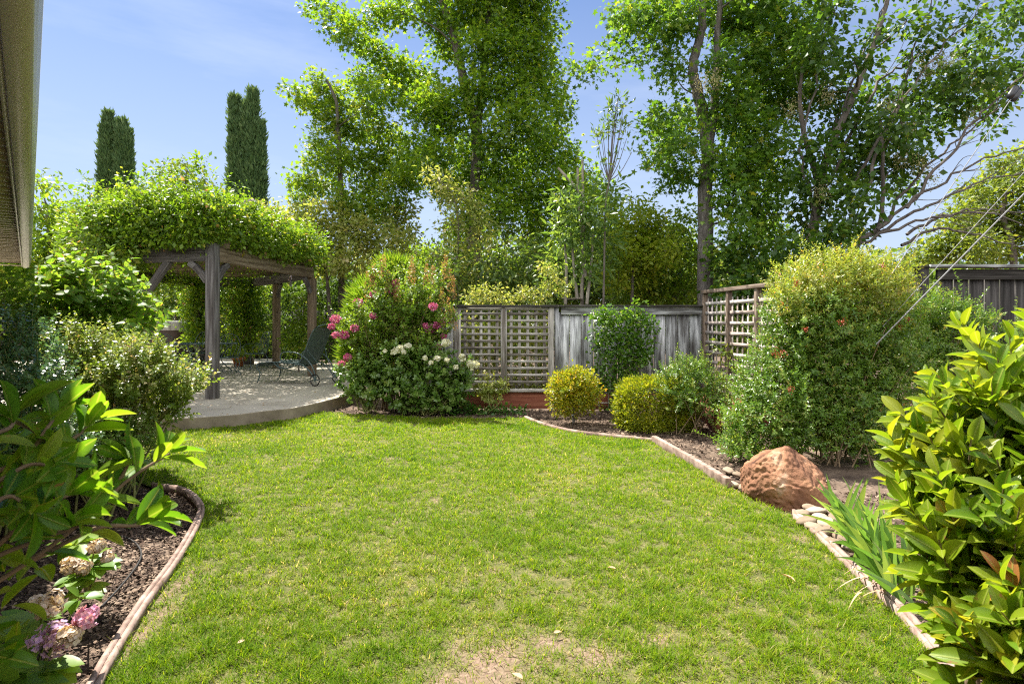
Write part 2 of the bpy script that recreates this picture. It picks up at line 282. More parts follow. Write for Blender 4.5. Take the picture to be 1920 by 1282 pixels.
def unit(v):
    v = np.asarray(v, float); return v / np.maximum(np.linalg.norm(v, axis=-1, keepdims=True), 1e-9)
BOXF = [(0, 1, 3, 2), (4, 6, 7, 5), (0, 4, 5, 1), (2, 3, 7, 6), (0, 2, 6, 4), (1, 5, 7, 3)]
def beam(b, p0, p1, w, h, up=(0, 0, 1), rnd=None):
    """a timber from p0 to p1, w wide and h deep, grain along it"""
    p0 = np.asarray(p0, float); p1 = np.asarray(p1, float); d = p1 - p0; ln = np.linalg.norm(d); d = d / ln
    up = np.asarray(up, float)
    if abs(np.dot(up, d)) > .98: up = np.array([0, 1., 0])
    x = unit(np.cross(d, up)); y = np.cross(x, d)
    V = []; g = []; off = rng.random(3) * 20
    for k in (0, 1):
        for i in (-1, 1):
            for j in (-1, 1):
                V.append((p1 if k else p0) + x * i * w / 2 + y * j * h / 2); g.append((i * w / 2 + off[0], j * h / 2 + off[1], k * ln + off[2]))
    b.add(V, BOXF, rnd=rnd, grain=g)
def tube(b, pts, rad, sides=6, closed=False, rnd=None):
    P = np.asarray(pts, float); n = len(P); rad = np.broadcast_to(np.asarray(rad, float), (n,))
    if closed: t = unit(np.roll(P, -1, 0) - np.roll(P, 1, 0))
    else: t = unit(np.gradient(P, axis=0))
    ref = np.array([0, 0, 1.]) if abs(t[:, 2]).mean() < .8 else np.array([1., 0, 0])
    x = unit(np.cross(t, ref)); y = np.cross(t, x)
    a = np.arange(sides) / sides * 2 * np.pi
    V = P[:, None] + rad[:, None, None] * (np.cos(a)[None, :, None] * x[:, None] + np.sin(a)[None, :, None] * y[:, None])
    i = np.arange(n if closed else n - 1)[:, None]; j = np.arange(sides)[None]; i2 = (i + 1) % n; j2 = (j + 1) % sides
    Q = np.stack(np.broadcast_arrays(i * sides + j, i * sides + j2, i2 * sides + j2, i2 * sides + j), -1).reshape(-1, 4)
    b.add(V.reshape(-1, 3), Q, rnd=rnd)
def smoothpath(pts, n=8):
    P = np.asarray(pts, float)
    if len(P) < 3: 
        s = np.linspace(0, 1, n)[:, None]; return P[0] * (1 - s) + P[-1] * s
    Q = np.vstack([2 * P[0] - P[1], P, 2 * P[-1] - P[-2]]); o = []
    for i in range(1, len(Q) - 2):
        for t in np.linspace(0, 1, n, endpoint=False):
            a, b_, c, d = Q[i - 1], Q[i], Q[i + 1], Q[i + 2]
            o.append(.5 * ((2 * b_) + (-a + c) * t + (2 * a - 5 * b_ + 4 * c - d) * t * t + (-a + 3 * b_ - 3 * c + d) * t ** 3))
    o.append(P[-1]); return np.array(o)

# leaf blades: x across, y along, z off the face
def blade(w, rows, fold=.12, curl=.1, prof=None):
    ys = np.linspace(0, 1, rows + 2); V = [(0, 0, 0)]; T = []
    prof = prof or (lambda y: math.sin(math.pi * y ** .8) ** .8)
    idx = []
    for y in ys[1:-1]:
        ww = w * prof(y); i = len(V)
        V += [(-ww, y, fold * ww * 2 - curl * y * y), (0, y, -curl * y * y), (ww, y, fold * ww * 2 - curl * y * y)]; idx.append(i)
    V.append((0, 1, -curl)); e = len(V) - 1
    i = idx[0]; T += [(0, i + 1, i), (0, i + 2, i + 1)]
    for a, b in zip(idx[:-1], idx[1:]): T += [(a, a + 1, b + 1), (a, b + 1, b), (a + 1, a + 2, b + 2), (a + 1, b + 2, b + 1)]
    i = idx[-1]; T += [(i, i + 1, e), (i + 1, i + 2, e)]
    return np.array(V), np.array(T)
LQ = (np.array([(0, 0, 0), (-.30, .45, .06), (0, 1, -.08), (.30, .45, .06)], float), np.array([(0, 3, 2), (0, 2, 1)]))
LN = (np.array([(0, 0, 0), (-.14, .4, .02), (0, 1, -.1), (.14, .4, .02)], float), np.array([(0, 3, 2), (0, 2, 1)]))
LR = (np.array([(-.12, 0, 0), (-.42, .4, .05), (-.2, .9, -.03), (.2, .95, -.05), (.42, .45, .05), (.12, 0, 0)], float), np.array([(0, 5, 4), (0, 4, 1), (1, 4, 3), (1, 3, 2)]))
_s = []
for k in range(10):
    a = math.pi / 2 + k * math.pi / 5; r = (.55, .24)[k % 2]
    _s.append((r * math.cos(a), .5 + r * math.sin(a), -.05 if k % 2 == 0 else .03))
LS = (np.array([(0, .48, .04)] + _s, float), np.array([(0, 1 + k, 1 + (k + 1) % 10) for k in range(10)]))
LB = blade(.27, 3, .18, .12)                                  # broad smooth leaf
LBIG = blade(.195, 6, .30, .20, lambda y: math.sin(math.pi * y ** 1.12) ** .66)   # glossy leaf near the lens
LHY = blade(.40, 4, .12, .16, lambda y: math.sin(math.pi * y ** .7) ** .75)
LGR = (np.array([(-.5, 0, 0), (.5, 0, 0), (-.4, .55, .10), (.4, .55, .10), (0, 1, .34)], float), np.array([(0, 1, 3), (0, 3, 2), (2, 3, 4)]))

def leaves(b, T, P, Y, N, S, wide=1.0, rnd=None):
    P = np.atleast_2d(P); n = len(P)
    if n == 0: return
    Y = unit(Y); X = unit(np.cross(Y, N)); N = np.cross(X, Y)
    S = np.broadcast_to(np.asarray(S, float), (n,)); wide = np.broadcast_to(np.asarray(wide, float), (n,))
    tv, tf = T; k = len(tv)
    V = P[:, None] + S[:, None, None] * (tv[None, :, 0:1] * X[:, None] * wide[:, None, None] + tv[None, :, 1:2] * Y[:, None] + tv[None, :, 2:3] * N[:, None])
    Fc = tf[None] + (np.arange(n) * k)[:, None, None]
    if rnd is None: rnd = rng.random(n)
    g = None
    if k > 12: g = (tv[None] * [1, 1, 0] + np.concatenate([np.zeros((n, 1, 2)), rng.random((n, 1, 1)) * 40], 2)).reshape(-1, 3)
    b.add(V.reshape(-1, 3), tris=Fc.reshape(-1, 3), rnd=np.repeat(np.clip(rnd, 0, 1), k), grain=g)

def rdir(n): return unit(rng.normal(size=(n, 3)))
def clumpcloud(b, T, C, per, cr, size, up=.5, droop=.3, tone=None, flat=.7, wide=1.0, out=None, outw=.6, var=.34):
    """leaves gathered in small clumps round the points C"""
    C = np.atleast_2d(C); m = len(C); n = m * per
    ci = np.repeat(np.arange(m), per)
    off = rng.normal(size=(n, 3)) * np.array([1, 1, flat]) * cr * .62
    P = C[ci] + off
    Y = unit(off) + rdir(n) * .7 + np.array([0, 0, -droop])
    if out is not None: Y = Y + out[ci] * outw
    N = rdir(n) + np.array([0, 0, up]) * 2
    if tone is None: tone = rng.random(m)
    r = np.clip(tone[ci] * .45 + rng.random(n) * .55 + rng.normal(size=n) * .08, 0, 1)
    leaves(b, T, P, Y, N, size * (1 + var * rng.normal(size=n).clip(-1.6, 1.6)), wide, r)

def wb(blobs, D, asp=1.0, jit=.0):
    """blobs (px, py, r[, dD]) of the photograph -> centres and radii in the world"""
    C = []; Rr = []
    for t in blobs:
        px, py, r = t[:3]; d = D + (t[3] if len(t) > 3 else 0) + (random.uniform(-jit, jit) if jit else 0)
        C.append(W(px, py, d)); Rr.append(r / F * d)
    return np.array(C), np.array(Rr)

DENS = 1.9
def plant(name, label, cat, base, trunk, tr, blobs, D, leaf, size, mat, lai=2.2, per=14, cr=None, bark='bark', group=None,
          jit=.0, up=.5, droop=.3, shell=.55, depth=1.0, twigs=6, extra=None, flat=.7, trunkname='trunk', crownname='crown',
          branch=True, wide=1.0, zmin=.02, smooth=False, outw=.5, brad=None):
    C, Rr = wb(blobs, D, jit=jit)
    t = thing(name, label, cat, base, group)
    b = Bag(); tb = Bag(); cr = cr or size * 2.0
    tp = None; nrad = None
    for k, path in enumerate(trunk):
        pth = smoothpath(np.array(path), 6)
        pth[1:-1] += rng.normal(size=(len(pth) - 2, 3)) * tr * .045
        rad = np.linspace(tr * (1 if k == 0 else .6), tr * (.35 if k == 0 else .2), len(pth)); rad[0] *= 1.25
        tube(tb, pth, rad, 10 if tr > .05 else 6)
        tp = pth if tp is None else np.vstack([tp, pth]); nrad = rad if nrad is None else np.concatenate([nrad, rad])
    nodes = tp
    if tp is not None:
        od = np.argsort([np.min(np.linalg.norm(tp - c, axis=1)) for c in C]); C = C[od]; Rr = Rr[od]
    for c, r in zip(C, Rr):
        n = max(3, int(DENS * lai * math.pi * r * r / (.30 * size * size * wide) / per))
        d = rdir(n); u = shell + (1 - shell) * rng.random(n) ** .8
        u = np.where(rng.random(n) < .22, rng.random(n) * .6, u)
        pos = c + d * u[:, None] * r * np.array([1, depth, 1]) + rng.normal(size=(n, 3)) * r * .10
        keep = pos[:, 2] > zmin; pos = pos[keep]; d = d[keep]
        if len(pos) == 0: continue
        clumpcloud(b, leaf, pos, per, cr, size, up, droop, flat=flat, wide=wide, out=d, outw=outw)
        if branch and tp is not None:
            hd = np.linalg.norm(nodes[:, :2] - c[:2], axis=1); dz = c[2] - nodes[:, 2]
            cost = np.sqrt(hd ** 2 + dz ** 2) + np.where(dz < .25 * hd, (.25 * hd - dz) * 1.2, 0)
            j = int(np.argmin(cost)); s = nodes[j]; d0 = np.linalg.norm(c - s)
            mid = s * .5 + c * .5 + rng.normal(size=3) * .07 * d0 + np.array([0, 0, -.04 * d0])
            br = brad or min(nrad[j] * .6, .008 + .016 * d0 ** .8)
            pth = smoothpath([s, mid, c], 4); rr_ = np.linspace(br, br * .45, len(pth)); tube(tb, pth, rr_, 5)
            nodes = np.vstack([nodes, pth[3:]]); nrad = np.concatenate([nrad, rr_[3:]])
            for q in pos[rng.permutation(len(pos))[:twigs]]:
                m2 = (c + q) / 2 + rng.normal(size=3) * .08 * r
                tube(tb, [c, m2, q], [br * .38, br * .25, br * .12], 4)
    if extra: extra(t, tb, b)
    if tb.n: tb.build(trunkname, M[bark], t, smooth=True)
    b.build(crownname, M[mat], t, smooth=smooth)
    return t

def shoots(b, st, starts, dirs, L, nl, size, T=LBIG, ang=.9, wide=1.0, srad=.004, bend=.15, first=.25, tone=None, updir=.5, sides=5):
    """leafy shoots: leaves spiral along each stem and gather at its tip"""
    for i, (s, d) in enumerate(zip(starts, dirs)):
        d = unit(d); ln = L * random.uniform(.75, 1.25)
        side = unit(np.cross(d, rdir(1)[0]))
        k = 6; tt = np.linspace(0, 1, k)[:, None]
        pth = s + d * tt * ln + side * bend * ln * tt ** 2 + np.array([0, 0, .10 * ln]) * tt ** 2
        if st is not None: tube(st, pth, np.linspace(srad, srad * .4, k), sides)
        n = nl; f = first + (1 - first) * (np.arange(n) + .5) / n
        P = np.array([np.interp(f, tt[:, 0], pth[:, c]) for c in range(3)]).T
        a = np.arange(n) * 2.4 + random.random() * 6
        x = unit(np.cross(d, [0.1, .2, 1])); y = np.cross(d, x)
        rad = np.cos(a)[:, None] * x + np.sin(a)[:, None] * y
        an = ang * (1.15 - .55 * f)[:, None]
        Y = rad * np.sin(an) + d * np.cos(an) + rng.normal(size=(n, 3)) * .12
        N = d * np.sin(an) - rad * np.cos(an) + np.array([0, 0, updir]) + rng.normal(size=(n, 3)) * .2
        tn = (tone[i] if tone is not None else random.random())
        leaves(b, T, P, Y, N, size * (1.05 - .45 * f ** 3) * (1 + .18 * rng.normal(size=n)), wide, tn * .5 + rng.random(n) * .5)

# ------------------------------------------------------------------ ground, lawn, patio
def poly_obj(name, pts, z0, z1, mat, sub=0):
    """a slab with the given outline; z1 is the top"""
    import bmesh
    bm = bmesh.new()
    top = [bm.verts.new((p[0], p[1], z1)) for p in pts]; f = bm.faces.new(top)
    if f.normal.z < 0: f.normal_flip()
    if z0 is not None:
        bot = [bm.verts.new((p[0], p[1], z0)) for p in pts]; n = len(pts)
        for i in range(n): bm.faces.new((top[i], bot[i], bot[(i + 1) % n], top[(i + 1) % n]))
        bmesh.ops.recalc_face_normals(bm, faces=bm.faces)
    me = bpy.data.meshes.new(name); bm.to_mesh(me); bm.free(); me.materials.append(mat)
    o = bpy.data.objects.new(name, me); COL.objects.link(o); return o
structure(poly_obj('ground', [(-400, -60), (400, -60), (400, 600), (-400, 600)], None, -.03, M['soil']))

edgeL = smoothpath([G(120, 1420), G(185, 1282), G(215, 1228), G(270, 1140), G(328, 1060), G(368, 990), G(376, 955), G(345, 925), G(288, 914)], 8)
edgeB1 = smoothpath([G(985, 784), G(1015, 796), G(1070, 810), G(1140, 819), G(1228, 828)], 8)
edgeB2 = np.array([G(1226, 829), G(1290, 866), G(1366, 914)])
edgeC = smoothpath([G(1484, 966), G(1530, 1004), G(1590, 1062), G(1650, 1118), G(1705, 1172), G(1800, 1290), G(1880, 1420)], 5)
patio_edge = [G(323, 808), G(400, 803), G(450, 798), G(499, 791), G(550, 785), G(600, 773), G(652, 757)]
lawn_pts = list(edgeL) + [G(262, 905), G(240, 860), G(300, 818)] + patio_edge[:-1] + [G(630, 774), G(700, 779), G(800, 784), G(880, 785), G(950, 784)] + list(edgeB1) + list(edgeB2) + [G(1420, 940)] + list(edgeC)
lawn_pts = [np.array(p) for p in lawn_pts]
structure(poly_obj('lawn', lawn_pts, None, 0.0, M['lawn_soil']))
PZ = .17
pe = smoothpath([(-9.0, 6.9, 0), (-6.4, 6.95, 0), (-5.2, 7.35, 0)] + patio_edge + [(-2.95, 11.2, 0), (-3.3, 12.6, 0), (-4.1, 13.9, 0)], 5)
structure(poly_obj('patio', list(pe) + [(-5.0, 16.6, 0), (-7.5, 19.6, 0), (-16, 20.5, 0), (-16, 7.5, 0)], -.05, PZ, M['concrete']))
for _k, (a_, c_) in enumerate((((-4.4, 8.2), (-5.3, 16.2)), ((-9.5, 11.2), (-3.0, 11.0)))): pass
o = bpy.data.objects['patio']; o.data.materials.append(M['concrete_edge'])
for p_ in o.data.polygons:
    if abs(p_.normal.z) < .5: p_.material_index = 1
bv = o.modifiers.new('bevel', 'BEVEL'); bv.width = .015; bv.segments = 2

def bare_soil(m, spots):
    nt_ = m.node_tree; tcn = nd(m, 'ShaderNodeTexCoord'); nz = nd(m, 'ShaderNodeTexNoise', Scale=7, Detail=8, Roughness=.65); lk(m, tcn.outputs['Object'], nz.inputs['Vector'])
    prev = None
    for c, rx, ry in spots:
        sb = nd(m, 'ShaderNodeVectorMath', operation='SUBTRACT'); lk(m, tcn.outputs['Object'], sb.inputs[0]); sb.inputs[1].default_value = (c[0], c[1], 0)
        dv_ = nd(m, 'ShaderNodeVectorMath', operation='MULTIPLY'); lk(m, sb.outputs[0], dv_.inputs[0]); dv_.inputs[1].default_value = (1 / rx, 1 / (ry * 1.8), 0)
        le = nd(m, 'ShaderNodeVectorMath', operation='LENGTH'); lk(m, dv_.outputs[0], le.inputs[0])
        if prev is None: prev = le.outputs['Value']
        else:
            mn = nd(m, 'ShaderNodeMath', operation='MINIMUM'); lk(m, prev, mn.inputs[0]); lk(m, le.outputs['Value'], mn.inputs[1]); prev = mn.outputs[0]
    ad = nd(m, 'ShaderNodeMath', operation='MULTIPLY_ADD'); lk(m, nz.outputs['Fac'], ad.inputs[0]); ad.inputs[1].default_value = 3.4; lk(m, prev, ad.inputs[2])
    mr = nd(m, 'ShaderNodeMapRange'); mr.inputs['From Min'].default_value = 3.1; mr.inputs['From Max'].default_value = 1.9; lk(m, ad.outputs[0], mr.inputs['Value'])
    p = [n for n in nt_.nodes if n.type == 'BSDF_PRINCIPLED'][0]; old = p.inputs['Base Color'].links[0].from_socket
    n3 = nd(m, 'ShaderNodeTexNoise', Scale=38, Detail=8, Roughness=.7); lk(m, tcn.outputs['Object'], n3.inputs['Vector'])
    rr = ramp(m, [(.3, (.11, .072, .045)), (.5, (.21, .145, .10)), (.7, (.31, .225, .165))]); lk(m, n3.outputs['Fac'], rr.inputs['Fac'])
    mx_ = nd(m, 'ShaderNodeMixRGB'); lk(m, mr.outputs[0], mx_.inputs['Fac']); lk(m, old, mx_.inputs['Color1']); lk(m, rr.outputs['Color'], mx_.inputs['Color2']); lk(m, mx_.outputs['Color'], p.inputs['Base Color'])
def inpoly(P, poly):
    x, y = P[:, 0], P[:, 1]; c = np.zeros(len(P), bool); n = len(poly)
    for i in range(n):
        x0, y0 = poly[i][:2]; x1, y1 = poly[i - 1][:2]
        k = ((y0 > y) != (y1 > y)); 
        if y1 != y0: c ^= k & (x < (x1 - x0) * (y - y0) / (y1 - y0) + x0)
    return c
def vnoise(P, s, seed=0):
    return np.array([mnoise.noise(Vector((p[0] * s, p[1] * s, seed * 7.3))) for p in P])

BARE = [(G(930, 1235), .22, .10), (G(1030, 1205), .09, .04), (G(1240, 1200), .07, .03), (G(880, 1275), .18, .06), (G(735, 860), .09, .03), (G(745, 978), .03, .03), (G(815, 940), .05, .04), (G(925, 1068), .03, .02),
        (G(262, 1190), .06, .20), (G(330, 1100), .05, .12), (G(1500, 1010), .06, .04), (G(1110, 1230), .12, .06)]
def make_grass():
    b = Bag()
    bands = [(1.35, 3.0, 17000, 1.1), (3.0, 4.2, 12500, 1.25), (4.2, 5.8, 8500, 1.6), (5.8, 7.4, 6000, 2.0), (7.4, 10.2, 4600, 2.5)]
    for y0, y1, dens, wf in bands:
        n = int(dens * (y1 - y0) * 9.5)
        P = np.stack([rng.uniform(-4.9, 4.6, n), rng.uniform(y0, y1, n), np.zeros(n)], 1)
        P = P[inpoly(P, lawn_pts)]
        P = P[np.abs(P[:, 0]) < P[:, 1] * .95 + .3]
        g = vnoise(P, 2.2, 1) * .6 + vnoise(P, 7, 2) * .5; g2 = vnoise(P, 1.1, 5); g3 = vnoise(P, 16, 8)
        dn = np.clip(.92 + .55 * g + 1.1 * g3 * (g3 < 0), .10, 1)
        for c, rx, ry in BARE:
            q = ((P[:, 0] - c[0]) / (rx * 1.0)) ** 2 + ((P[:, 1] - c[1]) / (ry * 1.8)) ** 2
            dn = np.where(q < .8 + g * 2.6 + g3 * 1.6, dn * .30, np.where(q < 2.4 + g3 * 3, dn * .65, dn))
        k = rng.random(len(P)) < dn; P = P[k]; g = g[k]; g2 = g2[k]; g3 = g3[k]; dn = dn[k]
        m = len(P)
        th = rng.uniform(0, 2 * np.pi, m); lean = rng.uniform(.25, 1.35, m)
        Y = np.stack([np.cos(th) * lean, np.sin(th) * lean, np.ones(m)], 1)
        N = np.stack([-np.sin(th), np.cos(th), np.zeros(m)], 1); N = np.cross(N, Y)
        hgt = (.022 + .026 * rng.random(m)) * (1 + .55 * g.clip(-.6, .8) + .9 * g3) * (1 + (rng.random(m) < .06) * .5)
        w = .0030 * wf
        g4 = vnoise(P, 30, 4); straw = (rng.random(m) < .06 + .30 * np.clip(g2 * .8 + g4 * .9 - .1, 0, 1) + .25 * (dn < .5))
        tone = np.clip(.34 + .50 * (rng.random(m) - .5) - .20 * g + .10 * g2 + .30 * g4 + straw * .42, 0, 1)
        P[:, 2] = .001
        leaves(b, LGR, P, Y, N, hgt, w / hgt, tone)
    o = b.build('grass', M['grass']); o['kind'] = 'stuff'; tag(o, 'sunlit green mown lawn grass with straw patches', 'grass')
make_grass(); bare_soil(M['lawn_soil'], BARE)

# ------------------------------------------------------------------ edging
def strip(b, path, w, h, z0=-.02, off=0.0, rnd=None):
    P = np.array(path)[:, :2]; P = np.column_stack([np.interp(np.linspace(0, len(P) - 1, len(P) * 3), np.arange(len(P)), P[:, k]) for k in (0, 1)]); t = unit(np.gradient(P, axis=0)); n = np.stack([-t[:, 1], t[:, 0]], 1); P = P + n * off
    m = len(P); V = []
    for s, z in ((-1, z0), (-1, h), (1, h), (1, z0)):
        V.append(np.column_stack([P + n * s * w / 2, z + (rng.normal(size=m) * .0007 if z > 0 else np.zeros(m))]))
    V = np.stack(V, 1).reshape(-1, 3); i = np.arange(m - 1)[:, None]; j = np.arange(4)[None]; j2 = (j + 1) % 4
    Q = np.stack(np.broadcast_arrays(i * 4 + j, i * 4 + j2, (i + 1) * 4 + j2, (i + 1) * 4 + j), -1).reshape(-1, 4)
    e = (m - 1) * 4; Q = np.vstack([Q, [[0, 3, 2, 1]], [[e, e + 1, e + 2, e + 3]]])
    b.add(V, Q, rnd=rnd)
t = thing('lawn_edging', 'curved pinkish double bender board edging between left mulch bed and lawn', 'edging', edgeL[20])
b = Bag(); strip(b, edgeL, .022, .050, off=.013, rnd=.3); b.build('edging_board', M['edge'], t)
b = Bag(); strip(b, edgeL[:-3], .020, .044, off=-.012, rnd=.7); b.build('edging_board', M['edge'], t)
b = Bag(); strip(b, edgeB1, .035, .040); tag(b.build('lawn_edging', M['edge'], origin=edgeB1[0]), 'thin low curved edging in front of the round golden bush', 'edging')
b = Bag(); strip(b, edgeB2, .055, .085); tag(b.build('lawn_edging', M['edge'], origin=edgeB2[0], bevel=.006), 'thick straight pale edging piece ending beside the pale pebbles', 'edging')
t = thing('lawn_edging', 'splintered pale double board edging below the iris leaves', 'edging', edgeC[3])
b = Bag(); strip(b, edgeC, .022, .05, off=.015, rnd=.8); b.build('edging_board', M['edge'], t)
b = Bag(); strip(b, edgeC[1:], .018, .042, off=-.014, rnd=.9); b.build('edging_board', M['edge'], t)

# ------------------------------------------------------------------ mulch and stones
def mulch(name, label, region, n, size):
    P = np.array(region); lo = P[:, :2].min(0); hi = P[:, :2].max(0)
    Q = np.column_stack([rng.uniform(lo[0], hi[0], n), rng.uniform(lo[1], hi[1], n), np.zeros(n)])
    Q = Q[inpoly(Q, region)]; m = len(Q); Q[:, 2] = -.025 + rng.random(m) * .02
    Y = rdir(m) * np.array([1, 1, .35]); N = rdir(m) * .5 + np.array([0, 0, 1])
    b = Bag(); leaves(b, LR, Q, Y, N, size * rng.uniform(.4, 1.5, m), rng.uniform(.3, .9, m))
    o = b.build(name, M['mulch']); o['kind'] = 'stuff'; tag(o, label, 'mulch')
mulch('mulch', 'dark bark mulch in the left bed behind the curved edging', list(edgeL) + [G(150, 905), G(-60, 980), G(-120, 1300)], 34000, .024)
mulch('mulch', 'brown bark mulch and leaf litter in the bed along the fence', [G(600, 775), G(880, 785)] + list(edgeB1) + list(edgeB2) + [G(1420, 940), (3.0, 5.2, 0), (3.1, 9.55, 0), (-2.9, 9.75, 0), (-2.9, 10.2, 0)], 26000, .035)
mulch('mulch', 'bark mulch under the irises and the glossy shrub on the right', list(edgeC) + [(4, 1.2, 0), (4.5, 5, 0), (2.4, 5.0, 0)], 12000, .03)

def rockmesh(c, r, seed, sub=4, rough=.22, flat=None):
    import bmesh
    bm = bmesh.new(); bmesh.ops.create_icosphere(bm, subdivisions=sub, radius=1)
    for v in bm.verts:
        p = v.co.normalized(); q = p.copy()
        n = mnoise.noise(p * 1.3 + Vector((seed, 0, 0))) * rough * 1.3 + mnoise.noise(p * 3 + Vector((0, seed, 0))) * rough * .5 + mnoise.noise(p * 8 + Vector((0, 0, seed))) * rough * .16
        ce = mnoise.cell(p * 2.4 + Vector((seed, seed, 0))) * rough * .14
        v.co = q * (1 + n + ce)
        v.co = Vector((v.co.x * r[0], v.co.y * r[1], v.co.z * r[2]))
    if flat: flat(bm)
    me = bpy.data.meshes.new('rock'); bm.to_mesh(me); bm.free(); me.polygons.foreach_set('use_smooth', np.ones(len(me.polygons), bool))
    a = me.attributes.new('rnd', 'FLOAT', 'POINT'); a.data.foreach_set('value', np.full(len(me.vertices), random.random(), np.float32))
    return me
def boulder():
    import bmesh
    pts = [(2.27, 4.85, .44), (2.18, 4.74, .40), (2.43, 4.9, .35), (1.93, 4.86, .24), (2.0, 4.76, .33), (1.91, 4.75, .04), (2.22, 4.46, -.05), (2.45, 4.5, -.05), (1.98, 4.68, -.05), (2.08, 4.56, .17), (2.33, 4.50, .18), (2.52, 4.62, .12),
           (2.63, 4.8, .03), (2.59, 4.86, .22), (2.2, 5.15, .32), (2.5, 5.15, .2), (2.0, 5.1, .2), (2.0, 5.2, -.05), (2.6, 5.1, -.05)]
    o0 = Vector((2.27, 4.8, 0)); bm = bmesh.new()
    for p in pts: bm.verts.new(Vector(p) - o0)
    bmesh.ops.convex_hull(bm, input=bm.verts)
    bmesh.ops.delete(bm, geom=[v for v in bm.verts if not v.link_faces], context='VERTS')
    for k in range(5):
        bmesh.ops.subdivide_edges(bm, edges=bm.edges, cuts=1, use_grid_fill=True)
        if k == 3: 
            for _ in range(1): bmesh.ops.smooth_vert(bm, verts=bm.verts, factor=.5, use_axis_x=True, use_axis_y=True, use_axis_z=True)
        if k == 4: bmesh.ops.smooth_vert(bm, verts=bm.verts, factor=.5, use_axis_x=True, use_axis_y=True, use_axis_z=True)
    bm.normal_update(); R0 = []
    for v in bm.verts:
        c = v.co.copy(); rid = abs(mnoise.noise(c * 6 + Vector((3, 1, 2)))); rid2 = abs(mnoise.noise(c * 13 + Vector((7, 1, 5))))
        d = .024 * mnoise.noise(c * 3.2) + .009 * mnoise.noise(c * 11) + .007 * mnoise.noise(c * 30) - .016 * max(0, .10 - rid) * 5 - .006 * max(0, .10 - rid2) * 5
        left = max(0, min(1, (-c.x + .02) / .2)); d -= left * .010 * abs(mnoise.noise(c * 22)) * 2
        v.co = c + v.normal * d
        R0.append(.45 + .5 * math.exp(-(((c.x + .13) / .07) ** 2 + ((c.z - .27 - .2 * (c.x + .13)) / .10) ** 2)) * (1 if c.y < .1 else 0) + .25 * mnoise.noise(c * 5))
    me = bpy.data.meshes.new('boulder'); bm.to_mesh(me); bm.free(); me.polygons.foreach_set('use_smooth', np.ones(len(me.polygons), bool))
    a = me.attributes.new('rnd', 'FLOAT', 'POINT'); a.data.foreach_set('value', np.array(R0, np.float32))
    me.materials.append(M['rock']); o = bpy.data.objects.new('boulder', me); COL.objects.link(o); o.location = o0 + Vector((.07, .0, 0))
    tag(o, 'large angular reddish sandstone boulder at the edge of the lawn', 'boulder')
boulder()
def pebble(px, py, r, label, group, k, z=0.0):
    g = G(px, py, z); me = rockmesh(None, (r * random.uniform(1, 1.35), r * random.uniform(.8, 1.05), r * .48), k * 1.7, 3, .10)
    me.materials.append(M['pebble']); o = bpy.data.objects.new('river_stone', me); COL.objects.link(o)
    o.location = (g[0], g[1], z + r * .25); o.rotation_euler = (random.uniform(-.2, .2), random.uniform(-.2, .2), random.uniform(0, 3))
    tag(o, label, 'stone', group)
pb = [(1366, 884, .055, 'small tan pebble farthest back beside the edging end'), (1385, 892, .05, 'buff pebble in the middle of the small pile left of the boulder'), (1374, 911, .062, 'grey tan pebble nearest the end of the thick edging'),
      (1393, 915, .055, 'pale grey flat pebble touching the left foot of the boulder'), (1398, 900, .05, 'yellowish pebble tucked against the boulder')]
for k, (x, y, r, lb) in enumerate(pb): pebble(x, y, r, lb, 'pebbles beside the edging end', k)
k = 10
for x, y, r in [(1502, 966, .055), (1512, 980, .06), (1530, 961, .06), (1538, 975, .07), (1552, 985, .07), (1545, 1000, .06), (1528, 992, .055), (1558, 962, .06), (1570, 975, .06), (1566, 1000, .06), (1580, 1012, .06), (1560, 1018, .05), (1585, 990, .06), (1596, 1030, .055), (1520, 955, .05), (1600, 1005, .06)]:
    pebble(x, y, r, 'tan river stone heaped between the boulder and the iris leaves', 'river stones in front of the irises', k, .02); k += 1

# ------------------------------------------------------------------ fences
def boards(b, x0, x1, y, z0, z1, w=.14, gap=.006, dirv=(1, 0), jit=.004, th=.018):
    """upright boards from x0 to x1 along dirv (world), face at y"""
    n = max(1, round((x1 - x0) / w)); w = (x1 - x0) / n; d = np.array([dirv[0], dirv[1], 0]); nn = np.array([dirv[1], -dirv[0], 0])
    for i in range(n):
        c = np.array(y, float) + d * (x0 + (i + .5) * w) + nn * random.uniform(-jit, jit)
        beam(b, c + [0, 0, z0 + random.uniform(0, .01)], c + [0, 0, z1], w - gap, th, up=nn)
def lattice(b, o, d, x0, x1, z0, z1, nx, nz, wv=.032, wh=.036, face=-1):
    """square lattice: upright laths behind, level laths in front"""
    d = np.array([d[0], d[1], 0.]); nn = np.array([d[1], -d[0], 0.]); o = np.array(o, float)
    for i in range(nx):
        x = x0 + (i + .5) * (x1 - x0) / nx; c = o + d * x
        beam(b, c + [0, 0, z0], c + [0, 0, z1], wv, .008, up=nn)
    for j in range(nz):
        z = z0 + (j + .5) * (z1 - z0) / nz; c = o + nn * .0115
        beam(b, c + d * x0 + [0, 0, z], c + d * x1 + [0, 0, z], .009, wh)
YF = 9.6
def X(px, D=YF): return (px - 960) / F * D
def Z(py, D=YF): return H - (py - HY) / F * D
def add(t, name, mat, fn, bevel=0, label=None):
    b = Bag(); fn(b); o = b.build(name, M[mat], t, bevel=bevel)
    if label: o['label'] = label
    return o
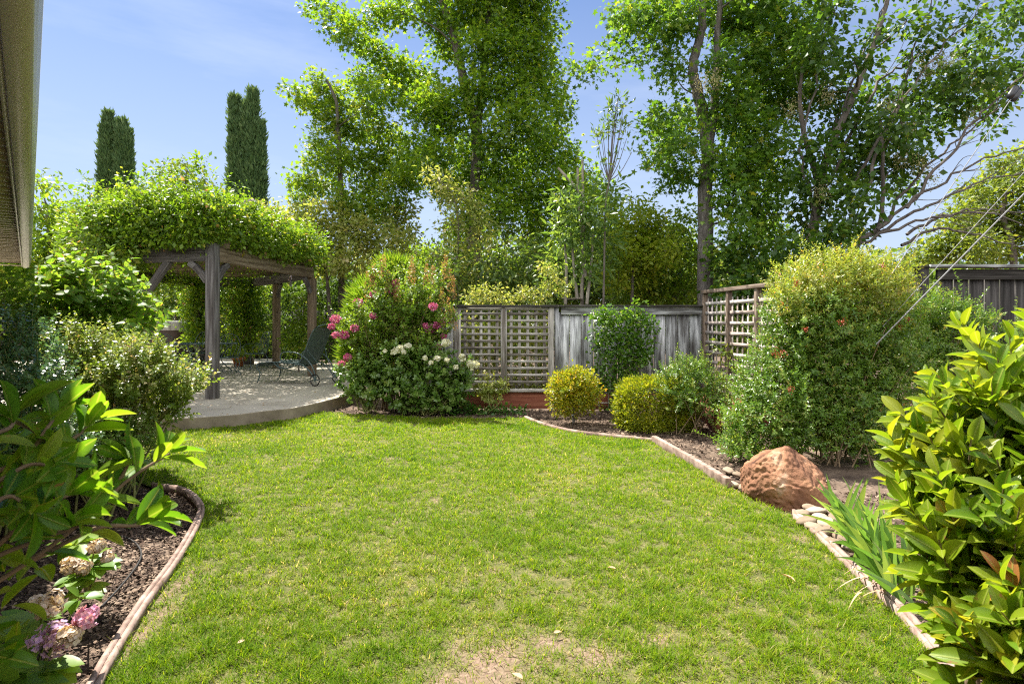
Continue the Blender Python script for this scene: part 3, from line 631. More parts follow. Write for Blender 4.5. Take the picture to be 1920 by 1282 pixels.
# back lattice fence
x0, xm, x1 = X(856), X(944), X(1034); zt = Z(574)
t = thing('lattice_fence', 'grey weathered two panel lattice fence facing the camera behind the roses', 'fence', (X(945), YF, 0))
for xc, w in ((x0, .085), (x1, .075)):
    add(t, 'fence_post', 'lattice', lambda b: beam(b, (xc, YF, -.05), (xc, YF, zt - .02), w, .09, up=(0, 1, 0)), .004)
add(t, 'center_post', 'lattice', lambda b: beam(b, (xm, YF - .02, .30), (xm, YF - .02, zt - .02), .055, .06, up=(0, 1, 0)), .003)
for a, c in ((x0 + .045, xm - .03), (xm + .03, x1 - .04)):
    add(t, 'lattice_panel', 'lattice', lambda b: lattice(b, (0, YF, 0), (1, 0), a + .03, c - .01, Z(722), zt - .07, 5, 11, .046, .042))
    add(t, 'side_frame', 'lattice', lambda b: beam(b, (a + .014, YF - .015, Z(728)), (a + .014, YF - .015, zt - .03), .028, .04, up=(0, 1, 0)))
    add(t, 'side_frame', 'lattice', lambda b: beam(b, (c - .005, YF - .015, Z(728)), (c - .005, YF - .015, zt - .03), .02, .04, up=(0, 1, 0)))
add(t, 'bottom_rail', 'lattice', lambda b: beam(b, (x0 + .045, YF - .035, Z(731)), (x1 - .04, YF - .035, Z(731)), .06, .05), .004)
add(t, 'top_rail', 'lattice', lambda b: beam(b, (x0 + .045, YF - .01, zt - .045), (x1 - .04, YF - .01, zt - .045), .03, .045))
add(t, 'cap_rail', 'fence_dark', lambda b: beam(b, (X(850), YF - .01, zt), (X(1046), YF - .01, zt), .15, .035), .004)
add(t, 'base_board', 'redwood', lambda b: [beam(b, (x0 + .05, YF + .005, .16), (x0 + .9, YF + .005, .16), .03, .30), beam(b, (x0 + .903, YF + .005, .16), (x1 + .02, YF + .007, .16), .03, .30)], .003)
# board fence section between the lattices
t = thing('board_fence', 'grey streaked board fence between the two lattices behind the trellis vine', 'fence', (X(1180), YF + .03, 0))
add(t, 'board_panel', 'fence', lambda b: boards(b, X(1046), X(1316), (0, YF + .03, 0), .08, zt - .10, .205, .010))
add(t, 'fence_post', 'fence', lambda b: beam(b, (X(1040) + .03, YF, -.05), (X(1040) + .03, YF, zt - .02), .07, .07, up=(0, 1, 0)))
add(t, 'top_rail', 'fence', lambda b: beam(b, (X(1052), YF - .012, zt - .075), (X(1316), YF - .012, zt - .075), .035, .135), .003)
add(t, 'cap_rail', 'fence_dark', lambda b: beam(b, (X(1047), YF, zt + .002), (X(1316), YF, zt + .002), .15, .03), .003)
add(t, 'base_board', 'redwood', lambda b: beam(b, (X(1046), YF - .02, .13), (X(1316), YF - .02, .13), .03, .26))
t = thing('board_fence', 'short grey fence stub left of the lattice behind the pink myrtle', 'fence', (X(800), YF + .25, 0))
add(t, 'board_panel', 'fence', lambda b: boards(b, X(790, 9.85), X(850, 9.85), (0, YF + .25, 0), .08, zt - .13, .17, .006))
add(t, 'top_rail', 'fence', lambda b: beam(b, (X(786, 9.85), YF + .22, zt - .11), (X(850, 9.85), YF + .22, zt - .11), .035, .12))
add(t, 'cap_rail', 'fence', lambda b: beam(b, (X(784, 9.85), YF + .22, zt - .035), (X(850, 9.85), YF + .22, zt - .035), .13, .03))
# lattice wall running towards the camera on the right
A = np.array([X(1319), YF - .03]); Bp = np.array([3.50, 7.1]); dv = (Bp - A); LL = np.linalg.norm(dv); dv = dv / LL; zl = 1.97
t = thing('lattice_fence', 'sunlit brown lattice fence running from the corner behind the big nandina', 'fence', (A[0], A[1], 0))
def pt(s, z, off=0): nn = np.array([dv[1], -dv[0]]); q = A + dv * s + nn * off; return (q[0], q[1], z)
nn3 = (dv[1], -dv[0], 0)
for s in (.04, .86, 1.68, 2.44):
    add(t, 'fence_post', 'lattice_brown', lambda b: beam(b, pt(s, -.05), pt(s, zl - .03), .065, .075, up=nn3), .004)
for a, c in ((.075, .825), (.895, 1.645), (1.715, 2.405)):
    add(t, 'lattice_panel', 'lath', lambda b: lattice(b, (A[0], A[1], 0), dv, a, c, .42, zl - .12, 5, 9, .034, .055))
add(t, 'cap_rail', 'lattice_brown', lambda b: beam(b, pt(0, zl), pt(LL, zl), .11, .055), .004)
add(t, 'bottom_rail', 'lattice_brown', lambda b: beam(b, pt(.07, .385, .01), pt(2.44, .385, .01), .05, .06))
add(t, 'base_board', 'redwood', lambda b: beam(b, pt(.05, .17, .03), pt(2.44, .17, .03), .03, .36))
t = tag((lambda: (lambda b: (beam(b, (3.0, 9.2, .19), (2.68, 7.35, .19), .04, .40), b.build('retaining_board', M['redwood'], origin=(2.85, 8.3, 0))))(Bag())[1])(), 'sunlit redwood retaining board behind the bare stemmed nandina', 'retaining board')
# dark fence on the far right
YR = 7.2; zr = Z(500, YR)
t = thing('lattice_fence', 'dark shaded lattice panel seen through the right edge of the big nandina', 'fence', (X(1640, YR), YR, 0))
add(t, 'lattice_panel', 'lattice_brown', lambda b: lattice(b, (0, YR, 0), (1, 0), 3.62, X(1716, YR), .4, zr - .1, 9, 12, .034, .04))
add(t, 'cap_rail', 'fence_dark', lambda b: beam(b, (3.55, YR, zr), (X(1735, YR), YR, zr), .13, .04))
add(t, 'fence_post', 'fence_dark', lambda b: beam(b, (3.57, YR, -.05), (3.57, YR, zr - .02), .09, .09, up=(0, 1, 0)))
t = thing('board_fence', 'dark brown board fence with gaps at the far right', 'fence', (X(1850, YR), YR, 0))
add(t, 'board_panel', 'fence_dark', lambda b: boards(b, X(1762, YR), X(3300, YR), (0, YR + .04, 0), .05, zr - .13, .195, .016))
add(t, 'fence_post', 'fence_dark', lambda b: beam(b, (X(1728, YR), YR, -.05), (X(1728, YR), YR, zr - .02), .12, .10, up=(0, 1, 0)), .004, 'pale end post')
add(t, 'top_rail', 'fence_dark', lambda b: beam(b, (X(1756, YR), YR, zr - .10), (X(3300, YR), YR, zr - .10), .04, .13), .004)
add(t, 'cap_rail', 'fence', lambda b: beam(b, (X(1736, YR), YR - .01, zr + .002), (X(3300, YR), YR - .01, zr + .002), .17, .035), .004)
# boundary fence behind the patio
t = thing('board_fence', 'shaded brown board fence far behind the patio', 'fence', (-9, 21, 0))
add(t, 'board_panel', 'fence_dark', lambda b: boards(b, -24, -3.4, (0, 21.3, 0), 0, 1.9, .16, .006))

# ------------------------------------------------------------------ pergola
PA, PB, PC, PG, PH, PF, PE = [np.array(p) for p in ((-5.08, 9.65), (-4.77, 13.57), (-6.54, 15.8), (-8.0, 17.2), (-9.35, 17.0), (-9.6, 12.6), (-7.3, 10.15))]
t = thing('pergola', 'weathered timber pergola on the patio roofed with wisteria', 'pergola', (-7, 13, PZ))
ZB0, ZB1 = 2.50, 2.74
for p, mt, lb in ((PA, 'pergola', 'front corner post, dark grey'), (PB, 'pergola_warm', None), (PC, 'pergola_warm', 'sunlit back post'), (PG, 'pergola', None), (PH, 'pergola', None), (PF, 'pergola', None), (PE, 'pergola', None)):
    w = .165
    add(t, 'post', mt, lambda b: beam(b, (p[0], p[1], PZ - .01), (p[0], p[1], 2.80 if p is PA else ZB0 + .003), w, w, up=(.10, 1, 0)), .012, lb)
ring = [PA, PB, PC, PG, PH, PF, PE, PA]
for i, (p, q) in enumerate(zip(ring[:-1], ring[1:])):
    d = unit(q - p); a = p + d * .105 if p is PA else p; c = q - d * .105 if q is PA else q
    zz = (ZB0 + ZB1) / 2 + (.004 if i % 2 else 0)
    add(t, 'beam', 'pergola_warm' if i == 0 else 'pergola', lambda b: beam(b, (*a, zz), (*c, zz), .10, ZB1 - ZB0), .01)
    L0 = np.linalg.norm(q - p)
    if i in (0, 6, 1):
        for s, e, sg in ((p, q, 1), (q, p, -1)):
            dd = unit(e - s); big = .34
            def kb(b):
                pth = [np.array([*(s + dd * (.10 + big * f)), ZB0 - .02 - big * (1 - f) ** 1.35 * .95]) for f in np.linspace(0, 1, 4)]
                for u_, v_ in zip(pth[:-1], pth[1:]): beam(b, u_, v_ + (v_ - u_) * .12, 0.07, .11)
            add(t, 'brace', 'pergola', kb, .006)
def longbrace(b): beam(b, (-7.2, 10.12, 1.0), (-5.93, 9.84, ZB0 + .02), .09, .12)
add(t, 'brace', 'pergola', longbrace, .006, 'long leaning brace at the left end')
# rafters across the roof and purlins over them
cen = np.mean([PA, PB, PC, PG, PH, PF, PE], axis=0)
poly = [PA, PB, PC, PG, PH, PF, PE]
def clipline(y):
    xs = []
    for p, q in zip(poly, poly[1:] + poly[:1]):
        if (p[1] > y) != (q[1] > y): xs.append(p[0] + (q[0] - p[0]) * (y - p[1]) / (q[1] - p[1]))
    return (min(xs), max(xs)) if len(xs) > 1 else None
for y in np.arange(9.95, 17.0, .62):
    c = clipline(y)
    if c: add(t, 'rafter', 'pergola_warm', lambda b: beam(b, (c[0] - .12, y, ZB1 + .075), (c[1] + .12, y, ZB1 + .075), .05, .14))
def purl(b):
    for x in np.arange(-9.3, -4.7, .42):
        beam(b, (x, (10.2 + (-7.3 - x) * 1.07 if x < -7.3 else 9.9), ZB1 + .17), (x, 16 if x > -8.6 else 16.6, ZB1 + .17), .04, .04)
add(t, 'purlin', 'pergola', purl)

# wisteria on the pergola
wv = thing('wisteria_vine', 'dense wisteria covering the pergola roof with lilac flower clusters', 'vine', (-8.0, 17.2, PZ))
b = Bag()
def inside_shrink(): pass
n = 4600; pts = []
while len(pts) < n:
    x = random.uniform(-10.6, -4.0); y = random.uniform(9.3, 17.6)
    q = cen + (np.array([x, y]) - cen) / 1.13
    if inpoly(np.array([[q[0], q[1]]]), poly)[0]:
        hmp = .32 + .30 * mnoise.noise(Vector((x * .9, y * .9, 3))) + .50 * mnoise.noise(Vector((x * 2.6, y * 2.6, 9)))
        hmp += .38 * math.exp(-((y - 10.3) / 1.2) ** 2) * min(1, max(0, (-5.1 - x) / 1.0 + .6))
        rim = 1
        pts.append((x, y, ZB1 + .16 + random.random() ** 1.3 * max(.12, hmp) * 1.45))
pts = np.array(pts)
clumpcloud(b, LQ, pts, 18, .19, .070, .35, .2, outw=.4, out=np.tile([0, -.3, .6], (len(pts), 1)))
# fringe hanging along the front beams
fr = []
for p, q, dn, m in ((PE, PA, .30, 560), (PF, PE, .85, 800), (PA, PB, -.12, 420), (PH, PF, .5, 260)):
    for _ in range(m):
        s = random.random(); c = p + (q - p) * s
        if p is PE and s > .35: lowest = .10
        else: lowest = -dn * (1.1 - .7 * s if p is PE else 1)
        outv = unit(np.array([(q - p)[1], -(q - p)[0]])) * random.uniform(.02, .35) * (-1 if p is PA and False else 1)
        fr.append((c[0] + outv[0] * (1 if p is PA else -1), c[1] - abs(outv[1]), ZB1 + random.uniform(lowest, .75)))
fr = np.array(fr); clumpcloud(b, LQ, fr, 18, .18, .068, .35, .4)
hang = []
for px, py, r, d in ((170, 430, 26, 11.6), (195, 460, 30, 11.2), (230, 480, 26, 10.8), (265, 470, 22, 10.4), (190, 500, 24, 11.2), (225, 505, 16, 10.9), (165, 480, 24, 11.6), (150, 450, 22, 12), (160, 520, 20, 11.6), (280, 448, 18, 10.3)):
    c_ = W(px, py, d); hang.append(c_ + rdir(90) * (r * 1.15 / F * d) * rng.random((90, 1)) ** .45)
clumpcloud(b, LQ, np.vstack(hang), 15, .15, .070, .35, .5)
# shoots standing proud of the top
tw = Bag()
st = pts[pts[:, 2] > np.quantile(pts[:, 2], .78)]; st = st[rng.permutation(len(st))[:230]]
shoots(b, tw, st, rdir(len(st)) * .55 + np.array([0, 0, .8]), .30, 14, .08, LQ, 1.1, srad=.004, first=.1, sides=4)
edge_ = fr[rng.permutation(len(fr))[:150]]
shoots(b, tw, edge_, rdir(len(edge_)) * .5 + np.array([0, -.75, .05]), .48, 20, .072, LQ, 1.1, srad=.0035, first=.1, bend=-.5, sides=4)
# far side of the roof that shows against the garden
for col, r0, z0, cnt in ((PH, .42, .85, 330), (PG, .52, .55, 420)):
    c = [];
    for _ in range(cnt):
        a = random.random() * 6.28; z = random.uniform(z0, 2.7); rr = r0 * (.45 + .55 * min(1, (z - z0 + .2) / .8)) * math.sqrt(random.random())
        c.append((col[0] + math.cos(a) * rr, col[1] - .1 + math.sin(a) * rr, z))
    clumpcloud(b, LQ, np.array(c), 16, .17, .08, .4, .6)
b.build('foliage', M['wist'], wv)
for col in (PG, PH):
    a = np.linspace(0, 14, 40); tube(tw, np.column_stack([col[0] + .15 * np.cos(a), col[1] + .15 * np.sin(a), np.linspace(PZ, 2.7, 40)]), np.linspace(.045, .02, 40), 6)
tw.build('stem', M['twig'], wv, smooth=True)
for px, py, D, ln, dx in ((462, 378, 10.6, .34, 1), (352, 427, 9.9, .15, 0), (430, 468 - 40, 10.2, .14, 0), (228, 428, 10.6, .17, 0), (587, 467, 13.0, .26, 0), (545, 532 - 4, 13.2, .22, 0), (316, 400, 10.5, .12, 0)):
    fb = Bag(); c = W(px, py, D); m = 170
    f = rng.random(m); r = .045 * (1 - f * .7)
    ax = np.array([.95, 0, .15]) if dx else np.array([.1, 0, -1.])
    P = c + ax * (f[:, None] - .5) * ln + rdir(m) * r[:, None]
    leaves(fb, LR, P, rdir(m), rdir(m), .024)
    fb.build('flower_cluster', M['lilac'], wv)

# ------------------------------------------------------------------ patio furniture
def arc(c, r, a0, a1, n, ax1, ax2):
    a = np.linspace(a0, a1, n)[:, None]; return np.array(c) + r * (np.cos(a) * np.array(ax1) + np.sin(a) * np.array(ax2))
def make_chair(label):
    o = thing('patio_chair', label, 'chair', (0, 0, 0), 'wrought iron chairs round the patio table')
    b = Bag(); 
    P = []; 
    for r in (.0, .24):
        pass
    a = np.linspace(0, 2 * np.pi, 24, endpoint=False); sq = (np.abs(np.cos(a)) ** 4 + np.abs(np.sin(a)) ** 4) ** -.25 * .23
    top = np.column_stack([np.cos(a) * sq, np.sin(a) * sq, np.full(24, .43)]); bot = top - [0, 0, .02]
    V = np.vstack([top, bot, [[0, 0, .415]], [[0, 0, .40]]]); i = np.arange(24); j = (i + 1) % 24
    b.add(V, np.column_stack([i, i + 24, j + 24, j]), np.vstack([np.column_stack([np.full(24, 48), i, j]), np.column_stack([np.full(24, 49), j + 24, i + 24])]))
    b.build('seat', M['mesh_seat'], o)
    b = Bag()
    hoop = smoothpath([(-.22, .20, .43), (-.25, .26, .70), (-.17, .31, .93), (0, .33, 1.0), (.17, .31, .93), (.25, .26, .70), (.22, .20, .43)], 5); tube(b, hoop, .010, 6)
    for s in (-.12, -.04, .04, .12): tube(b, smoothpath([(s * .5, .20, .44), (s * 1.4, .26, .72), (s * .6, .325, .97)], 5), .006, 5)
    tube(b, arc((0, .285, .76), .075, 0, 6.28, 16, (1, 0, 0), (0, .2, 1)), .006, 5)
    b.build('backrest', M['iron'], o, smooth=True)
    for s in (-1, 1):
        b = Bag(); tube(b, smoothpath([(s * .24, .25, .68), (s * .29, .10, .68), (s * .30, -.12, .66), (s * .28, -.20, .58), (s * .22, -.14, .43)], 5), .010, 6); b.build('armrest', M['iron'], o, smooth=True)
    for sx in (-1, 1):
        for sy in (-1, 1):
            b = Bag(); tube(b, smoothpath([(sx * .19, sy * .19, .42), (sx * .23, sy * .23, .28), (sx * .20, sy * .21, .12), (sx * .26, sy * .27, .006)], 5), .011, 6); b.build('leg', M['iron'], o, smooth=True)
    b = Bag(); tube(b, smoothpath([(-.2, .2, .2), (0, 0, .28), (.2, -.2, .2)], 5), .006, 5); tube(b, smoothpath([(.2, .2, .2), (0, 0, .285), (-.2, -.2, .2)], 5), .006, 5); b.build('stretcher', M['iron'], o, smooth=True)
    return o
ch = make_chair('iron patio chair leftmost at the table nearest the brown cover')
spots = [(-9.05, 14.55, 60, None), (-8.15, 13.75, 172, 'arched back iron chair in front of the table with its back to the camera'), (-6.95, 13.9, 215, 'iron patio chair just right of the front pergola post'), (-7.0, 15.5, -40, 'iron patio chair behind the right end of the table'), (-8.6, 15.75, 10, 'iron patio chair on the far side of the table')]
for i, (x, y, a, lb) in enumerate(spots):
    o = ch if i == 0 else copy_tree(ch)
    o.location = (x, y, PZ); o.rotation_euler.z = R(a)
    if lb: o['label'] = lb
t = thing('patio_table', 'oval green wrought iron patio table under the pergola', 'table', (-8.0, 14.7, PZ))
b = Bag(); a = np.linspace(0, 2 * np.pi, 40, endpoint=False)
ov = np.column_stack([-8.0 + .88 * np.cos(a), 14.7 + .52 * np.sin(a)]); top = np.column_stack([ov, np.full(40, PZ + .73)]); bot = top - [0, 0, .012]
V = np.vstack([top, bot, [[-8, 14.7, PZ + .73]], [[-8, 14.7, PZ + .718]]]); i = np.arange(40); j = (i + 1) % 40
b.add(V, np.column_stack([i, i + 40, j + 40, j]), np.vstack([np.column_stack([np.full(40, 80), i, j]), np.column_stack([np.full(40, 81), j + 40, i + 40])]))
tt_ = b.build('tabletop', M['mesh_seat'], t)
b = Bag(); tube(b, np.column_stack([ov, np.full(40, PZ + .725)]), .016, 6, closed=True); b.build('rim', M['iron'], tt_, smooth=True, origin=t['_base'])
for sx in (-1, 1):
    for sy in (-1, 1):
        b = Bag(); tube(b, smoothpath([(-8 + sx * .6, 14.7 + sy * .33, PZ + .71), (-8 + sx * .42, 14.7 + sy * .22, PZ + .45), (-8 + sx * .40, 14.7 + sy * .2, PZ + .25), (-8 + sx * .6, 14.7 + sy * .32, PZ + .006)], 5), .013, 6); b.build('leg', M['iron'], t, smooth=True)

def chaise():
    fo = np.array([-5.24, 12.28]); he = np.array([-3.70, 11.66]); ax = unit(he - fo); ay = np.array([-ax[1], ax[0]])
    def p(x, y, z): q = fo + ax * x + ay * y; return (q[0], q[1], PZ + z)
    t = thing('chaise_longue', 'green wrought iron chaise longue with wheels on the patio', 'chaise longue', (*(fo + ax * .8), PZ))
    HW = .29
    def ribbon(b, prof, hw, th=.012):
        m = len(prof); V = []
        for (x, z) in prof:
            for s in (-1, -.5, 0, .5, 1): V.append(p(x, s * hw, z - .02 * (1 - s * s)))
        V = np.array(V); Vb = V - [0, 0, th]; Q = []
        for i in range(m - 1):
            for j in range(4): Q.append((i * 5 + j, i * 5 + j + 1, i * 5 + j + 6, i * 5 + j + 5))
        Q = np.array(Q); b.add(np.vstack([V, Vb]), np.vstack([Q, Q[:, ::-1] + len(V)]))
    b = Bag(); ribbon(b, [(-.04, .37), (0, .42), (.15, .445), (.4, .44), (.7, .445), (1.0, .43), (1.08, .42)], HW); b.build('seat', M['mesh_seat'], t, smooth=True)
    bk = [(1.08, .44), (1.20, .66), (1.34, .96), (1.44, 1.15), (1.50, 1.20)]
    b = Bag(); ribbon(b, bk, HW * .92); b.build('backrest', M['mesh_seat'], t, smooth=True)
    b = Bag()
    tube(b, smoothpath([p(1.06, -HW * .95, .43), p(1.20, -HW * .95, .66), p(1.36, -HW * .95, 1.0), p(1.46, -HW * .8, 1.17), p(1.52, 0, 1.24), p(1.46, HW * .8, 1.17), p(1.36, HW * .95, 1.0), p(1.20, HW * .95, .66), p(1.06, HW * .95, .43)], 5), .012, 6)
    tube(b, [p(1.23, -HW * .95, .72), p(1.23, HW * .95, .72)], .009, 5); tube(b, [p(1.26, -HW * .95, .74), p(1.55, -.1, .30)], .008, 5); tube(b, [p(1.26, HW * .95, .74), p(1.55, .1, .30)], .008, 5)
    b.build('back_frame', M['iron'], t, smooth=True)
    for s in (-1, 1):
        y = s * HW; b = Bag()
        tube(b, smoothpath([p(-.05, y, .36), p(0, y, .42), (p(.3, y, .45)), p(.7, y, .45), p(1.08, y, .43)], 5), .012, 6)
        tube(b, smoothpath([p(.42, y, .43), p(.55, y, .36), p(.75, y, .335), p(.95, y, .40), p(1.15, y, .42), p(1.35, y, .30), p(1.5, y, .125)], 5), .014, 6)
        for k in range(5):
            x = .50 + k * .08; tube(b, [p(x, y, .36), p(x + .07, y, .44)], .005, 4); tube(b, [p(x + .07, y, .36), p(x, y, .44)], .005, 4)
        b.build('side_rail', M['iron'], t, smooth=True)
        b = Bag(); tube(b, smoothpath([p(.66, y * 1.02, .45), p(.60, y * 1.06, .56), p(.68, y * 1.08, .66), p(.95, y * 1.08, .67), p(1.2, y * 1.06, .60), p(1.42, y * 1.02, .40), p(1.52, y, .13)], 5), .013, 6); b.build('armrest', M['iron'], t, smooth=True)
        b = Bag(); tube(b, smoothpath([p(.02, y, .41), p(-.05, y, .33), p(.03, y, .22), p(.0, y, .08), p(-.05, y, .006)], 5), .012, 6); tube(b, smoothpath([p(.0, y, .28), p(.08, y, .2), p(.02, y, .16)], 4), .006, 5); b.build('leg', M['iron'], t, smooth=True)
        c = p(1.52, y * 1.13, .125); X3 = (ax[0], ax[1], 0)
        b = Bag(); tube(b, arc(c, .112, 0, 2 * np.pi, 25, X3, (0, 0, 1))[:-1], .012, 6, closed=True); w = b.build('wheel', M['rubber'], t, smooth=True)
        b = Bag(); tube(b, arc(c, .016, 0, 2 * np.pi, 9, X3, (0, 0, 1))[:-1], .01, 6, closed=True)
        for k in range(6):
            a = k * math.pi / 3; e = np.array(c) + .105 * (math.cos(a) * np.array(X3) + math.sin(a) * np.array([0, 0, 1.])); tube(b, [c, e], .004, 4)
        b.build('spokes', M['iron'], w, smooth=True, origin=t['_base'])
    b = Bag(); tube(b, [p(1.52, -HW * 1.15, .125), p(1.52, HW * 1.15, .125)], .008, 6); b.build('axle', M['iron'], t)
chaise()

def lathe(b, c, prof, n=28, rnd=None):
    a = np.arange(n) / n * 2 * np.pi; V = []
    for r, z in prof: V.append(np.column_stack([c[0] + r * np.cos(a), c[1] + r * np.sin(a), np.full(n, c[2] + z)]))
    m = len(prof); i = np.arange(m - 1)[:, None]; j = np.arange(n)[None]; j2 = (j + 1) % n
    Q = np.stack(np.broadcast_arrays(i * n + j, i * n + j2, (i + 1) * n + j2, (i + 1) * n + j), -1).reshape(-1, 4)
    b.add(np.vstack(V), Q, rnd=rnd)
pc = (W(448, 681, 16.3)[0], 16.3, PZ)
t = thing('flower_pot', 'orange terracotta pot with a small plant behind the chairs', 'pot', pc)
b = Bag(); lathe(b, pc, [(.01, 0), (.12, 0), (.165, .20), (.19, .20), (.19, .27), (.165, .27), (.155, .24), (.01, .235)]); b.build('pot', M['terracotta'], t, smooth=False)
b = Bag(); clumpcloud(b, LQ, np.array(pc) + [0, 0, .36] + rng.normal(size=(14, 3)) * [.1, .1, .09], 10, .10, .07); b.build('plant', M['gum_bright'], t)
pc = (W(351, 682, 15.6)[0], 15.6, PZ)
t = thing('flower_pot', 'round grey blue glazed pot under the patio table', 'pot', pc)
b = Bag(); lathe(b, pc, [(.01, 0), (.10, 0), (.18, .12), (.19, .22), (.16, .28), (.14, .28), (.13, .22), (.01, .21)]); b.build('pot', M['bluepot'], t, smooth=True)
b = Bag(); clumpcloud(b, LQ, np.array(pc) + [0, 0, .40] + rng.normal(size=(10, 3)) * [.1, .1, .08], 10, .10, .07); b.build('plant', M['gum'], t)
# covered grill
gx, gy = W(312, 670, 17.6)[0], 17.6
t = thing('covered_grill', 'large barbecue under a dark brown cover with faded top', 'grill', (gx, gy, PZ))
def cov(b):
    n = 20; pr = [(1.00, 0), (.97, .5), (.95, 1.02)]; V = []
    a = np.arange(n) / n * 2 * np.pi; sq = (np.abs(np.cos(a)) ** 8 + np.abs(np.sin(a)) ** 8) ** -.125
    for s, z in pr: V.append(np.column_stack([gx + .62 * s * sq * np.cos(a) + .01 * np.sin(a * 9), gy + .33 * s * sq * np.sin(a) + .012 * np.sin(a * 11), np.full(n, PZ + z)]))
    i = np.arange(2)[:, None]; j = np.arange(n)[None]; j2 = (j + 1) % n
    b.add(np.vstack(V), np.stack(np.broadcast_arrays(i * n + j, i * n + j2, (i + 1) * n + j2, (i + 1) * n + j), -1).reshape(-1, 4))
add(t, 'cover_skirt', 'cover', cov)
def covt(b):
    n = 20; a = np.arange(n) / n * 2 * np.pi; sq = (np.abs(np.cos(a)) ** 8 + np.abs(np.sin(a)) ** 8) ** -.125; V = []
    for s, z in ((.952, 1.02), (.93, 1.22), (.86, 1.30), (.02, 1.33)): V.append(np.column_stack([gx + .62 * s * sq * np.cos(a), gy + .33 * s * sq * np.sin(a), np.full(n, PZ + z)]))
    i = np.arange(3)[:, None]; j = np.arange(n)[None]; j2 = (j + 1) % n
    b.add(np.vstack(V), np.stack(np.broadcast_arrays(i * n + j, i * n + j2, (i + 1) * n + j2, (i + 1) * n + j), -1).reshape(-1, 4))
add(t, 'cover_top', 'cover_top', covt)

n = 420; q = np.column_stack([rng.uniform(-9, -3, n), rng.uniform(7.2, 15, n), np.full(n, PZ + .004)]); q = q[inpoly(q, [(p_[0], p_[1]) for p_ in pe] + [(-5, 16), (-9.5, 16), (-9.5, 7.5)])]; m = len(q)
b = Bag(); leaves(b, LR, q, rdir(m) * [1, 1, .1], rdir(m) * .25 + [0, 0, 1], rng.uniform(.02, .045, m)); o = b.build('leaf_litter', M['dry']); o['kind'] = 'stuff'; tag(o, 'small dry leaves scattered over the concrete patio', 'leaf litter')
# ------------------------------------------------------------------ house eave
du = np.array([-.648, .762]); dn_ = np.array([.762, .648])
def E(u, v, z): q = du * u + dn_ * v; return (q[0], q[1], z)
t = thing('house', 'beige house eave with gutter and boarded soffit at the left edge', 'house', E(6, -1, 0))
U0, U1 = -3.0, 12.9
def extr(b, prof, u0, u1, closed=True):
    n = len(prof); V = [E(u0, v, z) for v, z in prof] + [E(u1, v, z) for v, z in prof]; i = np.arange(n); j = (i + 1) % n
    if not closed: i = i[:-1]; j = j[:-1]
    b.add(V, np.column_stack([i, j, j + n, i + n]))
gz = 2.40
add(t, 'gutter', 'gutter', lambda b: (extr(b, [(-.064, gz), (-.062, gz - .003), (.004, gz - .003), (.014, gz + .005), (.017, gz + .030), (.024, gz + .042), (.027, gz + .072), (.036, gz + .095), (.038, gz + .118), (.033, gz + .120), (.028, gz + .10), (.010, gz + .03), (.002, gz + .008), (-.060, gz + .008)], U0, U1),
     b.add([E(U1, v, z) for v, z in ((-.064, gz - .003), (.012, gz), (.036, gz + .12), (-.064, gz + .12))], [(0, 1, 2, 3)])))
add(t, 'fascia', 'gutter', lambda b: extr(b, [(-.067, gz + .018), (-.088, gz + .018), (-.088, gz + .20), (-.067, gz + .20)], U0, U1 + .02))
def soff(b):
    u = U0
    while u < U1 - .3:
        w = .155; z = gz + .05 + .006 * random.random()
        V = [E(u, -.09, z), E(u + w, -.09, z + .004), E(u + w, -.75, z + .004), E(u, -.75, z)]
        V2 = [(x, y, zz + .018) for x, y, zz in V]; b.add(V + V2, [(0, 3, 2, 1), (4, 5, 6, 7), (0, 1, 5, 4), (2, 3, 7, 6), (1, 2, 6, 5), (3, 0, 4, 7)]); u += w + .022
add(t, 'soffit', 'soffit', soff)
add(t, 'end_board', 'soffit', lambda b: extr(b, [(-.09, gz + .02), (-.75, gz + .02), (-.75, gz + .12), (-.09, gz + .12)], U1 - .30, U1))
add(t, 'roof', 'shingle', lambda b: (extr(b, [(.02, gz + .135), (-5.0, gz + 2.0), (-5.0, gz + 1.9), (-.092, gz + .094), (-.092, gz + .125)], U0, U1 + .05)))
add(t, 'wall', 'stucco', lambda b: extr(b, [(-.76, -.02), (-.76, gz + .2), (-5.0, gz + .2), (-5.0, -.02)], U0, U1 - .6))

